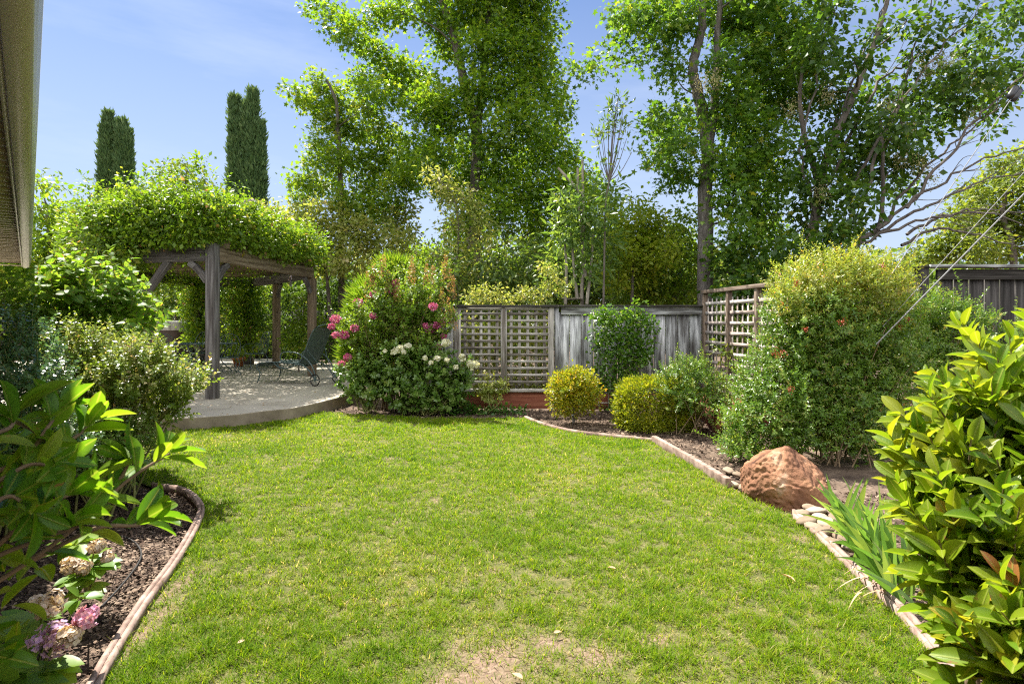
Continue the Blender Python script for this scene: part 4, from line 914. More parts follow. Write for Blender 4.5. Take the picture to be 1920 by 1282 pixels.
# ------------------------------------------------------------------ trees behind the fence
def tp(D, *pp): return [W(x, y, D) for x, y in pp]
def gnd(px, D, z=0): return np.array([(px - 960) / F * D, D, z])
plant('sweetgum_tree', 'tall broad sweetgum rising behind the lattice fence near the middle', 'tree', gnd(888, 16), [[gnd(888, 16), *tp(16, (888, 470), (893, 330), (893, 250), (872, 165), (856, 90), (830, 0), (815, -130))], tp(16, (893, 260), (905, 150), (915, 40), (925, -80))], .21,
      [(600, 8, 24), (628, 40, 28), (660, 62, 30), (695, 92, 32), (735, 125, 34), (775, 150, 36), (810, 178, 36), (845, 195, 32), (676, 150, 24), (705, 165, 26), (740, 178, 26), (720, 20, 24), (755, 22, 26), (700, 30, 20),
       (820, 25, 42), (870, 20, 45), (930, 30, 55), (985, 25, 50), (1020, 50, 30), (1000, 95, 42), (950, 95, 50), (895, 90, 40), (840, 85, 34), (1010, 130, 38), (1040, 185, 30), (1055, 205, 22), (990, 165, 48), (930, 170, 48), (880, 160, 30),
       (850, 230, 38), (810, 215, 34), (785, 200, 26), (990, 230, 48), (930, 250, 50), (875, 290, 42), (1030, 250, 34), (1060, 300, 34), (1000, 300, 50), (940, 320, 50), (880, 350, 44), (820, 290, 42), (780, 285, 36), (1100, 350, 38), (1140, 375, 28), (1050, 360, 50), (990, 370, 52), (930, 400, 52), (870, 410, 40), (1090, 410, 42), (1010, 430, 45), (830, 350, 34),
       (830, -60, 60), (920, -50, 70), (1000, -40, 60), (760, -40, 40), (880, -130, 70), (960, -120, 60)], 16, LS, .108, 'gum', 1.7, 11, .26, jit=1.1, shell=.35, twigs=7, wide=1.0, flat=.8)
plant('young_sweetgum_tree', 'smaller bright green sweetgum with slanting top left of the tall one', 'tree', gnd(640, 17), [[gnd(640, 17), *tp(17, (640, 400), (638, 330), (634, 250), (630, 190), (612, 150))]], .10,
      [(545, 168, 14), (562, 178, 16), (590, 150, 16), (604, 162, 17), (584, 196, 18), (570, 190, 14), (625, 180, 24), (650, 200, 26), (690, 200, 28), (612, 220, 28), (640, 245, 30), (600, 262, 24), (680, 245, 32), (715, 235, 26), (735, 265, 28), (590, 300, 24), (620, 300, 30), (660, 300, 34), (700, 300, 36), (745, 310, 36), (580, 345, 26), (555, 338, 18), (610, 345, 26), (690, 355, 36), (740, 355, 36), (780, 330, 30), (680, 400, 34), (570, 370, 24), (720, 400, 30), (640, 370, 28)], 17, LS, .11, 'gum_bright', 1.6, 10, .22, jit=.7, shell=.35, twigs=6)
def stubs(t, tb, b):
    for a in ([(1090, 560), (1094, 440), (1092, 300)], [(1098, 520), (1086, 400), (1083, 315)], [(1092, 365), (1060, 330), (1046, 315)], [(1082, 560), (1076, 500), (1070, 430)], [(1100, 570), (1108, 500), (1112, 440)], [(1060, 570), (1062, 500), (1058, 450)]):
        s = Bag(); pth = smoothpath(tp(10.9, *a), 5); tube(s, pth, np.linspace(.034, .022, len(pth)), 7); s.build('cut_stem', M['dead'], t, smooth=True)
plant('bay_shrub', 'tall pruned bay shrub with bleached cut stems above the fence', 'shrub', gnd(1090, 11), [tp(11, (1088, 700), (1092, 560), (1096, 430))], .05,
      [(1060, 385, 32), (1095, 395, 32), (1130, 400, 30), (1050, 440, 40), (1100, 440, 40), (1140, 445, 34), (1045, 495, 34), (1090, 500, 34), (1135, 495, 30), (1030, 540, 26), (1150, 360, 24), (1000, 550, 22), (1070, 350, 22)], 11, LN, .14, 'bay', 1.9, 12, .20, jit=.35, shell=.4, wide=1.25, droop=.1, extra=stubs)
def sap(t, tb, b):
    st = tp(10.6, (1150, 200), (1140, 230), (1128, 262), (1165, 235), (1175, 260), (1140, 205), (1155, 225), (1130, 245), (1145, 300), (1125, 305), (1160, 180), (1170, 195), (1185, 285), (1118, 250), (1170, 240))
    for s in st:
        m = smoothpath([W(1142, 340, 10.6), (s + W(1142, 340, 10.6)) / 2 + [0, 0, -.1], s], 4); tube(tb, m, np.linspace(.010, .004, len(m)), 4)
    clumpcloud(b, LN, np.array(st), 18, .10, .11, .2, -.1, flat=.9, wide=1.2, out=np.tile([0, 0, 1.], (len(st), 1)), outw=.5)
plant('oleander_sapling', 'thin tall sapling with leaf whorls against the sky right of the sweetgum', 'sapling', gnd(1138, 10.6), [tp(10.6, (1130, 650), (1135, 400), (1142, 340), (1150, 250), (1158, 185))], .022, [(1152, 205, 12), (1132, 238, 10)], 10.6, LN, .11, 'bay', 1.2, 10, .10, branch=False, extra=sap, twigs=0)
plant('cherry_tree', 'rounded yellow green shrub tree above the board fence', 'tree', gnd(1190, 12), [tp(12, (1190, 700), (1185, 560), (1190, 470))], .05,
      [(1165, 430, 34), (1195, 440, 38), (1180, 475, 36), (1215, 475, 36), (1150, 470, 26), (1205, 395, 20), (1225, 410, 22), (1240, 440, 26), (1190, 372, 10), (1250, 470, 30), (1200, 515, 34), (1160, 510, 30)], 12, LQ, .085, 'yellow', 2.2, 14, .18, jit=.4)
plant('pale_leaved_tree', 'pale cream green young tree in front of the sweetgum trunk', 'tree', gnd(850, 12.5), [tp(12.5, (856, 700), (850, 560), (860, 440), (850, 370), (820, 335))], .035,
      [(800, 325, 14), (822, 338, 18), (845, 350, 22), (870, 375, 26), (835, 375, 20), (890, 410, 24), (850, 420, 24), (900, 450, 26), (860, 470, 24), (820, 480, 20), (870, 520, 26), (905, 500, 20)], 12.5, LQ, .095, 'pale', 1.1, 10, .18, jit=.3, wide=.8)
plant('round_hedge_tree', 'shaded green shrubbery left of the tall grey trunk', 'shrub', gnd(1270, 13), [tp(13, (1270, 700), (1265, 520))], .05,
      [(1260, 460, 34), (1290, 440, 26), (1240, 510, 34), (1280, 510, 36), (1300, 480, 26), (1220, 545, 34), (1270, 555, 34), (1310, 540, 24), (1180, 560, 30), (1285, 400, 18), (1260, 425, 18)], 13, LQ, .09, 'gum_bright', 1.7, 14, .19, jit=.4)
plant('grey_trunk_tree', 'tall sweetgum with straight grey trunk behind the fence corner', 'tree', gnd(1323, 11), [[gnd(1323, 11), *tp(11, (1323, 560), (1322, 440), (1322, 360), (1326, 290), (1318, 215), (1302, 150), (1300, 120), (1314, 60), (1318, 0), (1325, -100))], tp(11, (1326, 280), (1340, 200), (1344, 100), (1350, 0), (1370, -120))], .165,
      [(1165, 18, 26), (1195, 30, 28), (1230, 25, 34), (1265, 45, 30), (1160, 60, 18), (1175, 45, 18), (1290, 30, 34), (1245, 90, 26), (1255, 125, 22), (1270, 150, 18),
       (1062, 140, 10), (1085, 132, 13), (1110, 140, 12), (1120, 115, 13), (1150, 100, 12), (1085, 115, 9), (1170, 112, 12), (1190, 95, 14), (1200, 120, 10),
       (1240, 215, 24), (1225, 235, 18), (1260, 240, 32), (1285, 260, 30), (1245, 275, 26), (1235, 300, 18), (1270, 300, 30), (1262, 340, 22), (1290, 330, 20), (1300, 210, 22),
       (1370, 40, 50), (1430, 30, 55), (1490, 50, 55), (1400, 110, 50), (1460, 120, 55), (1370, 170, 40), (1420, 190, 50), (1480, 190, 50), (1380, 230, 44), (1430, 260, 50), (1360, 300, 40), (1400, 320, 44), (1450, 330, 48), (1370, 370, 34), (1420, 390, 46), (1380, 440, 36), (1440, 440, 44), (1410, 490, 36), (1520, 110, 44), (1350, 110, 26), (1340, -40, 60), (1440, -50, 70), (1250, -40, 50)], 11, LS, .098, 'right_gum', 1.75, 11, .22, bark='bark_grey', jit=.9, shell=.35, twigs=6, droop=.5)
def clusters(t, tb, b):
    fb = Bag()
    for px, py in ((1485, 205), (1555, 180), (1665, 195), (1700, 240), (1730, 130), (1790, 110), (1810, 150), (1690, 300), (1725, 310), (1745, 330), (1540, 360), (1520, 440), (1340, 150), (1315, 160), (1830, 145), (1850, 160), (1760, 120), (1820, 225)):
        c = W(px, py, 9.8 + random.uniform(-.3, .3)); q = c + rng.normal(size=(260, 3)) * [.075, .075, .10]
        leaves(fb, LR, q, rdir(260), rdir(260), .020)
    fb.build('blossom', M['privet_flower'], t)
    for a in ([(1640, 440), (1720, 330), (1800, 260), (1920, 170)], [(1645, 430), (1750, 350), (1850, 300), (1960, 270)], [(1650, 435), (1740, 385), (1840, 340), (1960, 325)], [(1600, 460), (1700, 420), (1800, 400), (1960, 395)], [(1620, 380), (1660, 250), (1740, 120), (1850, 10)], [(1600, 350), (1680, 200), (1720, 80), (1760, -40)], [(1700, 390), (1780, 290), (1860, 200), (1940, 120)],
              [(1540, 330), (1580, 200), (1640, 60), (1690, -40)], [(1530, 420), (1500, 280), (1540, 120), (1560, -20)], [(1560, 330), (1640, 170), (1700, 120), (1800, 60)], [(1700, 440), (1770, 405), (1850, 398), (1930, 430)], [(1690, 460), (1760, 430), (1820, 440), (1930, 470)]):
        d = 10.2 + random.uniform(-.5, .5); pth = smoothpath(tp(d, *a), 6); pth[1:] += rng.normal(size=(len(pth) - 1, 3)) * .03
        tube(tb, pth, np.linspace(.032, .008, len(pth)), 5)
        for k in range(9):
            s = pth[random.randrange(4, len(pth))]; e = s + (rdir(1)[0] * .35 + unit(pth[-1] - pth[0]) * .7) * random.uniform(.4, 1.1)
            m = smoothpath([s, (s + e) / 2 + rng.normal(size=3) * .06, e], 3); tube(tb, m, np.linspace(.008, .003, len(m)), 4)
plant('privet_tree', 'dark spreading privet tree with cream blossom and bare branches at upper right', 'tree', gnd(1525, 10.2), [[gnd(1515, 10.2), *tp(10.2, (1518, 480), (1528, 410), (1540, 335), (1560, 270), (1600, 180), (1640, 80), (1670, -20))], tp(10.2, (1535, 340), (1510, 260), (1500, 180), (1510, 80)), [gnd(1560, 10.2), *tp(10.2, (1600, 480), (1650, 420), (1655, 300), (1650, 220))]], .10,
      [(1540, 280, 44), (1590, 230, 46), (1640, 180, 44), (1600, 300, 50), (1650, 260, 46), (1690, 230, 46), (1670, 320, 44), (1550, 350, 44), (1610, 370, 44), (1520, 410, 40), (1560, 430, 44), (1500, 470, 36), (1550, 480, 36), (1600, 430, 30), (1510, 340, 36), (1720, 180, 44), (1765, 160, 44), (1740, 240, 36), (1800, 180, 44), (1840, 140, 44), (1870, 190, 36), (1900, 130, 36), (1830, 80, 30), (1720, 100, 26), (1600, 110, 36), (1560, 170, 40), (1540, 80, 36), (1650, 60, 28), (1700, 40, 26), (1760, 50, 28), (1880, 50, 34), (1820, 30, 26), (1910, 20, 36), (1710, 290, 32), (1700, 350, 24), (1870, 240, 18), (1560, 20, 36), (1650, -40, 44), (1820, -50, 50), (1740, -30, 30)], 10.2, LQ, .10, 'privet', 1.45, 11, .20, jit=.9, shell=.3, wide=1.25, droop=.4, extra=clusters)
plant('olive_green_tree', 'bright olive green tree beyond the dark fence at far right', 'tree', gnd(1900, 17), [[gnd(1900, 17), *tp(17, (1900, 480), (1880, 400), (1900, 330))]], .12,
      [(1800, 400, 26), (1830, 370, 30), (1870, 350, 34), (1910, 340, 36), (1790, 440, 28), (1830, 420, 34), (1880, 410, 38), (1920, 400, 36), (1760, 465, 26), (1800, 470, 30), (1850, 465, 34), (1900, 460, 36), (1960, 340, 50), (1970, 420, 50), (1880, 300, 20), (1730, 480, 26), (1930, 300, 26)], 17, LQ, .12, 'olive', 2.1, 14, .26, jit=.8)
# cypresses
def cypress(name, label, px, D, top, tips, w, base_y):
    t = thing(name, label, 'tree', gnd(px, D), 'columnar cypresses on the skyline')
    tb = Bag(); tube(tb, [gnd(px, D), W(px, top + 40, D)], [.22, .05], 8); tb.build('trunk', M['bark'], t)
    b = Bag()
    for (tx, ty, tw_) in tips:
        zt_ = Z(ty, D); zb = Z(base_y, D); m = 1500; f = rng.random(m) ** .9
        ph_ = random.random() * 9
        r = tw_ / F * D * (1 + .16 * np.sin(f * 37 + ph_)) * np.minimum(1, ((1 - f) * 1.7) ** 1.0) * (1 + .12 * np.sin(f * 22 + tx))
        a = rng.uniform(0, 6.28, m); z = zb + (zt_ - zb) * f; q = rng.uniform(.6, 1.1, m)
        P = np.column_stack([X(tx, D) + (X(px, D) - X(tx, D)) * .18 * (1 - f) + np.cos(a) * r * q, D + np.sin(a) * r * q, z])
        o_ = np.column_stack([np.cos(a) * .35, np.sin(a) * .35, np.ones(m)])
        ton = rng.random(m)
        clumpcloud(b, LN, P, 12, .14, .22, .1, -.6, out=o_, outw=1.9, wide=1.1, tone=ton)
    b.build('crown', M['cypress'], t)
cypress('cypress_tree', 'shorter pair of dark cypress columns left of the skyline above the pergola', 214, 30, 226, [(204, 214, 4), (228, 229, 4), (238, 246, 3), (204, 228, 9), (228, 243, 8), (197, 240, 9), (237, 255, 9), (212, 300, 9), (201, 270, 9), (230, 290, 10)], 34, 460)
cypress('cypress_tree', 'taller dark cypress column above the right end of the pergola', 464, 28, 180, [(474, 172, 11), (463, 196, 8), (439, 184, 7), (487, 232, 8), (450, 232, 8), (476, 240, 15), (440, 270, 8), (462, 290, 12)], 34, 470)
plant('wispy_tree', 'small airy tree with arching twigs between the two cypresses', 'tree', gnd(340, 20), [tp(20, (345, 480), (345, 380), (350, 320))], .05,
      [(300, 318, 8), (315, 312, 9), (330, 315, 11), (345, 325, 14), (335, 345, 18), (350, 360, 22), (372, 300, 7), (374, 315, 9), (372, 335, 11), (350, 300, 8), (318, 345, 10), (390, 350, 12), (365, 360, 16), (388, 365, 14), (290, 345, 6), (270, 350, 6)], 20, LQ, .12, 'olive', 1.4, 9, .2)
plant('maple_tree', 'light green leafy tree behind the gutter end at far left', 'tree', gnd(90, 14), [tp(14, (90, 700), (95, 480), (85, 380))], .08,
      [(90, 342, 12), (112, 348, 8), (70, 340, 14), (75, 395, 22), (105, 400, 24), (130, 420, 26), (70, 440, 30), (110, 450, 34), (150, 460, 30), (60, 500, 34), (110, 500, 34), (150, 520, 30), (180, 500, 26), (40, 540, 40), (100, 555, 36), (10, 480, 50), (0, 560, 60), (160, 570, 34), (210, 560, 34)], 14, LQ, .11, 'gum_bright', 2.0, 13, .22, jit=.6)
plant('flowering_privet_hedge', 'pale blossoming hedge trees behind the right end of the pergola', 'tree', gnd(620, 16.4), [tp(16.4, (620, 600), (610, 480)), tp(16.4, (720, 600), (720, 470))], .07,
      [(500, 400, 22), (530, 415, 26), (560, 405, 28), (600, 410, 30), (640, 420, 30), (520, 450, 30), (570, 450, 34), (620, 455, 34), (670, 440, 32), (700, 450, 30), (740, 420, 30), (745, 460, 28), (700, 490, 30), (650, 490, 34), (600, 490, 30), (770, 440, 18), (760, 390, 20), (540, 485, 30), (500, 440, 20), (640, 395, 16)], 16.4, LQ, .11, 'pale', 2.0, 13, .22, jit=.7)
# understory masses between trunks
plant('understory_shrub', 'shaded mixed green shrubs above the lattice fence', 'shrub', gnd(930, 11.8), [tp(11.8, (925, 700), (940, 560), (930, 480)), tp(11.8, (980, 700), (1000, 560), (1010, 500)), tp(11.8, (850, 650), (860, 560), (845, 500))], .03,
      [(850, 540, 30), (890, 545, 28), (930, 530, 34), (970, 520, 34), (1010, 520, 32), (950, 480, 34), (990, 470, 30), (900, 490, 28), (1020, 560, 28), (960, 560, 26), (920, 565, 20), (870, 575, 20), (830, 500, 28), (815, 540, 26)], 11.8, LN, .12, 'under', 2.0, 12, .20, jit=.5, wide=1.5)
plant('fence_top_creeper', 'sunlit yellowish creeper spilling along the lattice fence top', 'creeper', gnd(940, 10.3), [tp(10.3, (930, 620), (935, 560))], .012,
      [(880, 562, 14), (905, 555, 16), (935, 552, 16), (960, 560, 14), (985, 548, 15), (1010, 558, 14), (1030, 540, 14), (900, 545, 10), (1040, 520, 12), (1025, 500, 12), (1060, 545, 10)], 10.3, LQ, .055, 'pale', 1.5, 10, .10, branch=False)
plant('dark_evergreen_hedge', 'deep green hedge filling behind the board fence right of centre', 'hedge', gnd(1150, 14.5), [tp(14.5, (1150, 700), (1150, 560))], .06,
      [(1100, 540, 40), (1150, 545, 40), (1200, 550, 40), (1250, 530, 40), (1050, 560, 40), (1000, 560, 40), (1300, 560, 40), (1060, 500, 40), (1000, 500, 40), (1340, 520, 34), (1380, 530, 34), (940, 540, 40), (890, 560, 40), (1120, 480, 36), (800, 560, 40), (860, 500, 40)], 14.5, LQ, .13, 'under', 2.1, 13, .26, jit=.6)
plant('background_tree', 'light green rounded tree filling the gap behind the pruned bay shrub', 'tree', gnd(1080, 19), [[gnd(1080, 19), W(1080, 480, 19)]], .08,
      [(1000, 470, 36), (1050, 460, 38), (1100, 450, 38), (1150, 450, 36), (1020, 520, 40), (1080, 510, 40), (1140, 510, 40), (1200, 500, 40), (1250, 490, 36), (1290, 470, 30), (960, 520, 36), (1230, 450, 26), (1330, 500, 30), (1300, 530, 34)], 19, LQ, .12, 'gum_bright', 1.7, 13, .26, jit=.6)
plant('background_tree', 'light green leafy tree behind the sweetgum trunk and the pink myrtle', 'tree', gnd(830, 19.5), [[gnd(830, 19.5), W(830, 480, 19.5)]], .08,
      [(770, 480, 34), (820, 490, 36), (870, 480, 36), (920, 470, 36), (790, 530, 38), (850, 530, 38), (910, 520, 38), (740, 510, 32), (700, 530, 30), (860, 440, 26)], 19.5, LQ, .12, 'gum_bright', 1.6, 13, .26, jit=.6)
plant('laurel_shrub', 'glossy dark shrub mass filling behind the sunlit lattice and grey trunk', 'shrub', gnd(1430, 9.6), [[gnd(1430, 9.6), W(1430, 560, 9.6)]], .05,
      [(1380, 540, 34, .6), (1420, 520, 36), (1460, 500, 40), (1500, 520, 40), (1360, 500, 26, 1), (1400, 470, 30, .5), (1470, 560, 40), (1550, 500, 40), (1430, 590, 40, .5), (1520, 580, 44), (1600, 510, 36), (1380, 620, 40, .6), (1450, 660, 44)], 9.6, LQ, .09, 'privet', 2.0, 13, .19, jit=.2, wide=1.3)
plant('wild_privet_shrub', 'sunlit yellow green shrub seen through the grey lattice', 'shrub', gnd(950, 11.2), [[gnd(950, 11.2), W(950, 640, 11.2)]], .03,
      [(870, 620, 30), (910, 625, 30), (950, 620, 30), (990, 625, 30), (1030, 620, 30), (880, 670, 32), (925, 670, 32), (970, 675, 32), (1015, 670, 32), (890, 715, 30), (930, 720, 30), (975, 720, 30), (1020, 715, 30)], 11.2, LQ, .08, 'pale', 1.0, 12, .16, jit=.3)
plant('wild_privet_shrub', 'sunlit green shrub seen through the brown corner lattice', 'shrub', gnd(1450, 8.8), [[gnd(1450, 8.8), W(1440, 640, 8.8)]], .03,
      [(1400, 620, 36), (1460, 620, 40), (1420, 680, 36), (1480, 690, 40), (1370, 660, 26), (1380, 710, 24)], 8.8, LQ, .08, 'olive', 1.2, 12, .16, jit=.2)
# around the patio
plant('juniper_shrub', 'dark layered juniper behind the right posts of the pergola', 'shrub', gnd(560, 17.2), [[gnd(570, 17.2), W(570, 560, 17.2)]], .06,
      [(540, 560, 26), (575, 545, 26), (610, 540, 28), (640, 530, 24), (530, 610, 28), (570, 610, 30), (610, 590, 30), (640, 590, 24), (560, 650, 26), (600, 650, 26), (500, 600, 22), (530, 660, 20), (650, 560, 20), (625, 640, 24)], 17.2, LN, .16, 'juniper', 2.6, 14, .22, wide=1.1, droop=-.2, jit=.4)
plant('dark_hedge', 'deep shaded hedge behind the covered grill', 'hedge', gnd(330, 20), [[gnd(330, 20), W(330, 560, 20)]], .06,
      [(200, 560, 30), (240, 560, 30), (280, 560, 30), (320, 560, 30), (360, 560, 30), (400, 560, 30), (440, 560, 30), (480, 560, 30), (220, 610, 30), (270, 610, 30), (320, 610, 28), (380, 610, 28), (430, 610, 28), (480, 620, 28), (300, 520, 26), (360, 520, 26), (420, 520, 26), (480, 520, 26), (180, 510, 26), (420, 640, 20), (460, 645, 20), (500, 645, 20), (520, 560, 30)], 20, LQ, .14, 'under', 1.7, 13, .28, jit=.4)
def thuja():
    D = 10.9; t = thing('thread_cypress', 'bright green feathery thread leaf cypress behind the pink myrtle', 'shrub', gnd(735, D))
    tb = Bag(); tube(tb, [gnd(735, D), W(735, 560, D)], [.06, .03], 8); tb.build('trunk', M['bark'], t)
    b = Bag(); 
    for (px, py, r, k) in ((742, 530, 38, 600), (705, 570, 44, 800), (765, 560, 40, 600), (690, 620, 44, 800), (740, 620, 50, 700), (680, 660, 34, 500), (735, 510, 22, 250)):
        c = W(px, py, D); rr = r / F * D; d = rdir(k); P = c + d * rr * rng.uniform(.75, 1.0, (k, 1))
        o_ = d * 1.0 + np.array([-.25, -.1, .9])
        clumpcloud(b, LN, P, 8, .07, .16, .1, .1, out=o_, outw=1.7, wide=.38)
    b.build('foliage', M['thuja'], t)
thuja()
plant('lemon_shrub', 'yellow green leafy shrub between the back pergola posts', 'shrub', gnd(560, 14.6, PZ), [[gnd(560, 14.6, PZ), W(562, 640, 14.6)]], .02,
      [(562, 560, 10), (570, 585, 14), (560, 605, 15), (552, 625, 16), (572, 630, 16), (545, 640, 12), (562, 650, 14), (600, 600, 10), (605, 625, 12)], 14.6, LQ, .075, 'gum_bright', 1.4, 10, .13)

# far woods: one mass
def woods():
    b = Bag()
    for k in range(190):
        D = random.uniform(24, 46); x = random.uniform(-1.5, 1.5) * D; top = random.uniform(2.8, 4.6) * (D / 28)
        m = 46; d = rdir(m); c = np.array([x, D, top * .5]); P = c + d * np.array([2.4, 2.0, top * .5]); P = P[P[:, 2] > .1]
        clumpcloud(b, LQ, P, 12, .6, .42, .4, .3, tone=rng.random(len(P)), wide=1.3)
    o = b.build('distant_trees', M['under']); o['kind'] = 'stuff'; tag(o, 'distant green woods closing the view behind the gardens', 'woods')
woods()

# ------------------------------------------------------------------ beds along the fence
def myrtle():
    D = 9.5; base = gnd(735, D); t = thing('crape_myrtle', 'upright crape myrtle with pink flowers and orange tips beside the patio', 'shrub', base)
    tb = Bag(); b = Bag(); tips = Bag()
    ends = [(650, 640), (640, 600), (665, 580), (690, 545), (700, 520), (715, 505), (728, 530), (745, 545), (775, 505), (765, 560), (800, 515), (810, 560), (835, 510), (828, 560), (840, 580), (850, 600), (820, 600), (680, 600), (700, 580), (740, 590), (780, 590), (720, 620), (660, 620), (760, 630), (800, 640), (690, 650), (835, 630), (710, 560), (788, 545), (755, 520)]
    starts = []; dirs = []
    for i, (px, py) in enumerate(ends):
        e = W(px, py, D + random.uniform(-.5, .5)); s = base + np.array([random.uniform(-.25, .25), random.uniform(-.15, .15), 0])
        m = s * .45 + e * .55 + np.array([(s[0] - e[0]) * .1, 0, .15]); pth = smoothpath([s, m, e], 7); tube(tb, pth, np.linspace(.014, .004, len(pth)), 5)
        for k in range(3, len(pth)):
            for _ in range(7):
                dd = rdir(1)[0] * .8 + np.array([0, 0, .7]); starts.append(pth[k] + rng.normal(size=3) * .03); dirs.append(dd)
    shoots(b, tb, starts, dirs, .23, 12, .048, LQ, 1.1, srad=.0025, first=.1, wide=1.25, sides=4)
    for (px, py) in ends[3:16] + [(690, 530), (705, 535), (845, 525), (772, 515), (835, 500), (772, 500), (720, 500), (700, 515), (812, 520), (850, 540)]:
        c = W(px, py + 8, D + random.uniform(-.4, .4)); m = 130; f = rng.random(m)
        P = c + np.array([0, 0, 1]) * (f[:, None] - .3) * .36 + rdir(m) * (.07 * (1 - f[:, None] * .75))
        leaves(tips, LQ, P, rdir(m) + [0, 0, .9], rdir(m), .032)
    b.build('foliage', M['myrtle'], t); tb.build('stem', M['twig'], t, smooth=True); tips.build('budding_tips', M['myrtle_tip'], t)
    for px, py, r in ((629, 598, 10), (622, 612, 6), (630, 628, 8), (646, 628, 9), (672, 568, 10), (665, 615, 8), (700, 552, 7), (737, 540, 9), (740, 530, 7), (735, 548, 6), (812, 575, 8), (808, 618, 10), (820, 610, 8), (834, 603, 9), (799, 611, 6), (832, 630, 6), (652, 670, 8), (641, 682, 7), (725, 585, 6), (755, 600, 6), (700, 592, 6), (822, 650, 6)):
        fb = Bag(); c = W(px, py, D - random.uniform(.1, .5)); rr = r / F * D; m = int(60 + r * 16)
        P = c + rdir(m) * rr * rng.uniform(.4, 1, (m, 1)) ** .5 * [1, 1, .85]
        leaves(fb, LR, P, rdir(m), rdir(m), .026)
        fb.build('flower_cluster', M['pink'], t)
myrtle()
def rose(name, label, px, D, blobs, flowers, size=.062, mat='rose_leaf', fr=.05):
    t = thing(name, label, 'rose bush', gnd(px, D)); b = Bag(); tb = Bag(); C, Rr = wb(blobs, D)
    for c, r in zip(C, Rr):
        n = int(36 * (r / .25) ** 2) + 9; d = rdir(n); P = c + d * r * rng.uniform(.4, 1.0, (n, 1)); P = P[P[:, 2] > .06]; d = d[:len(P)]
        shoots(b, None, P, unit(P - c) + rdir(len(P)) * .6 + [0, -.1, .5], .15, 10, size, LR, 1.2, first=.05, wide=1.0, updir=.9)
        for _ in range(3):
            s = gnd(px, D) + rng.normal(size=3) * [.09, .09, 0]; m = s * .5 + c * .5 + rng.normal(size=3) * .06; pth = smoothpath([s, m, c + rng.normal(size=3) * r * .3], 5); tube(tb, pth, np.linspace(.011, .004, len(pth)), 5)
    b.build('foliage', M[mat], t); tb.build('stem', M['greentwig'], t, smooth=True)
    for px_, py_, r in flowers:
        fb = Bag(); c = W(px_, py_, D - .35); rr = r / F * D; m = 70
        d = rdir(m); P = c + d * rr * rng.uniform(.25, .9, (m, 1)) * [1, 1, .7]
        leaves(fb, LR, P, np.cross(d, rdir(m)), d, rr * .95)
        fb.build('bloom', M['white'], t)
    return t
rose('rose_bush', 'low broad rose bush without blooms at the foot of the myrtle beside the patio edge', 690, 9.35, [(670, 700, 26), (700, 690, 28), (660, 725, 20), (690, 730, 28), (720, 720, 26), (650, 700, 16), (715, 690, 24)], [])
rose('rose_bush', 'white blooming rose bush overlapping the left lattice panel', 800, 9.1, [(760, 690, 34), (800, 690, 34), (840, 700, 32), (780, 730, 36), (830, 735, 34), (860, 720, 22), (750, 730, 28), (745, 660, 22), (820, 670, 24), (870, 695, 18), (800, 755, 24), (770, 755, 22), (850, 750, 16)],
     [(745, 656, 7), (752, 652, 6), (738, 660, 6), (765, 648, 6), (757, 660, 5), (836, 643, 8), (866, 668, 6), (868, 674, 5), (883, 682, 8), (892, 684, 7), (820, 672, 6), (838, 675, 5), (797, 671, 5), (722, 658, 4), (855, 688, 5), (808, 680, 5), (885, 692, 4)])
rose('rose_sprout', 'small leggy rose sprouting before the redwood base board', 922, 9.3, [(915, 722, 10), (905, 735, 9), (930, 735, 10), (940, 728, 7), (918, 745, 8)], [], .05, 'pale')
plant('ground_cover', 'low dark green ground cover under the left lattice', 'ground cover plant', gnd(900, 9.2), [], .01, [(860, 775, 10), (885, 770, 12), (910, 775, 11), (935, 772, 10), (955, 776, 9), (975, 774, 9), (850, 768, 12)], 9.2, LR, .045, 'dark_cover', 2.0, 10, .08, branch=False, zmin=0, crownname='foliage')
def gold_sprigs(t, tb, b):
    c = W(1075, 736, 8.35); d = rdir(90); d[:, 2] = np.abs(d[:, 2]) * .9 - .1
    shoots(b, None, c + d * .31, d + [0, 0, .35], .11, 12, .036, LQ, .9, first=.05, wide=1.2)
plant('golden_bush', 'clipped round golden bush on a short stem before the fence', 'bush', gnd(1075, 8.35), [[gnd(1076, 8.35), W(1076, 770, 8.35), W(1074, 735, 8.35)]], .02,
      [(1074, 738, 38), (1060, 722, 26), (1092, 718, 24), (1055, 752, 22), (1094, 750, 22), (1075, 708, 18), (1112, 735, 14)], 8.35, LQ, .036, 'gold', 1.9, 12, .065, extra=gold_sprigs, shell=.82, up=.3, droop=-.2, twigs=8, crownname='foliage', outw=1.0)
def trellis(t, tb, b):
    s = Bag()
    D = 9.35
    for px in (1125, 1142, 1160, 1178): beam(s, W(px, 785 if px == 1125 else 800, D), W(px + (px - 1150) * .5, 585, D), .018, .014, up=(0, 1, 0))
    for py in (620, 665, 710, 755, 778): beam(s, W(1122, py, D - .016), W(1185, py, D - .016), .010, .018)
    s.build('trellis', M['stake'], t)
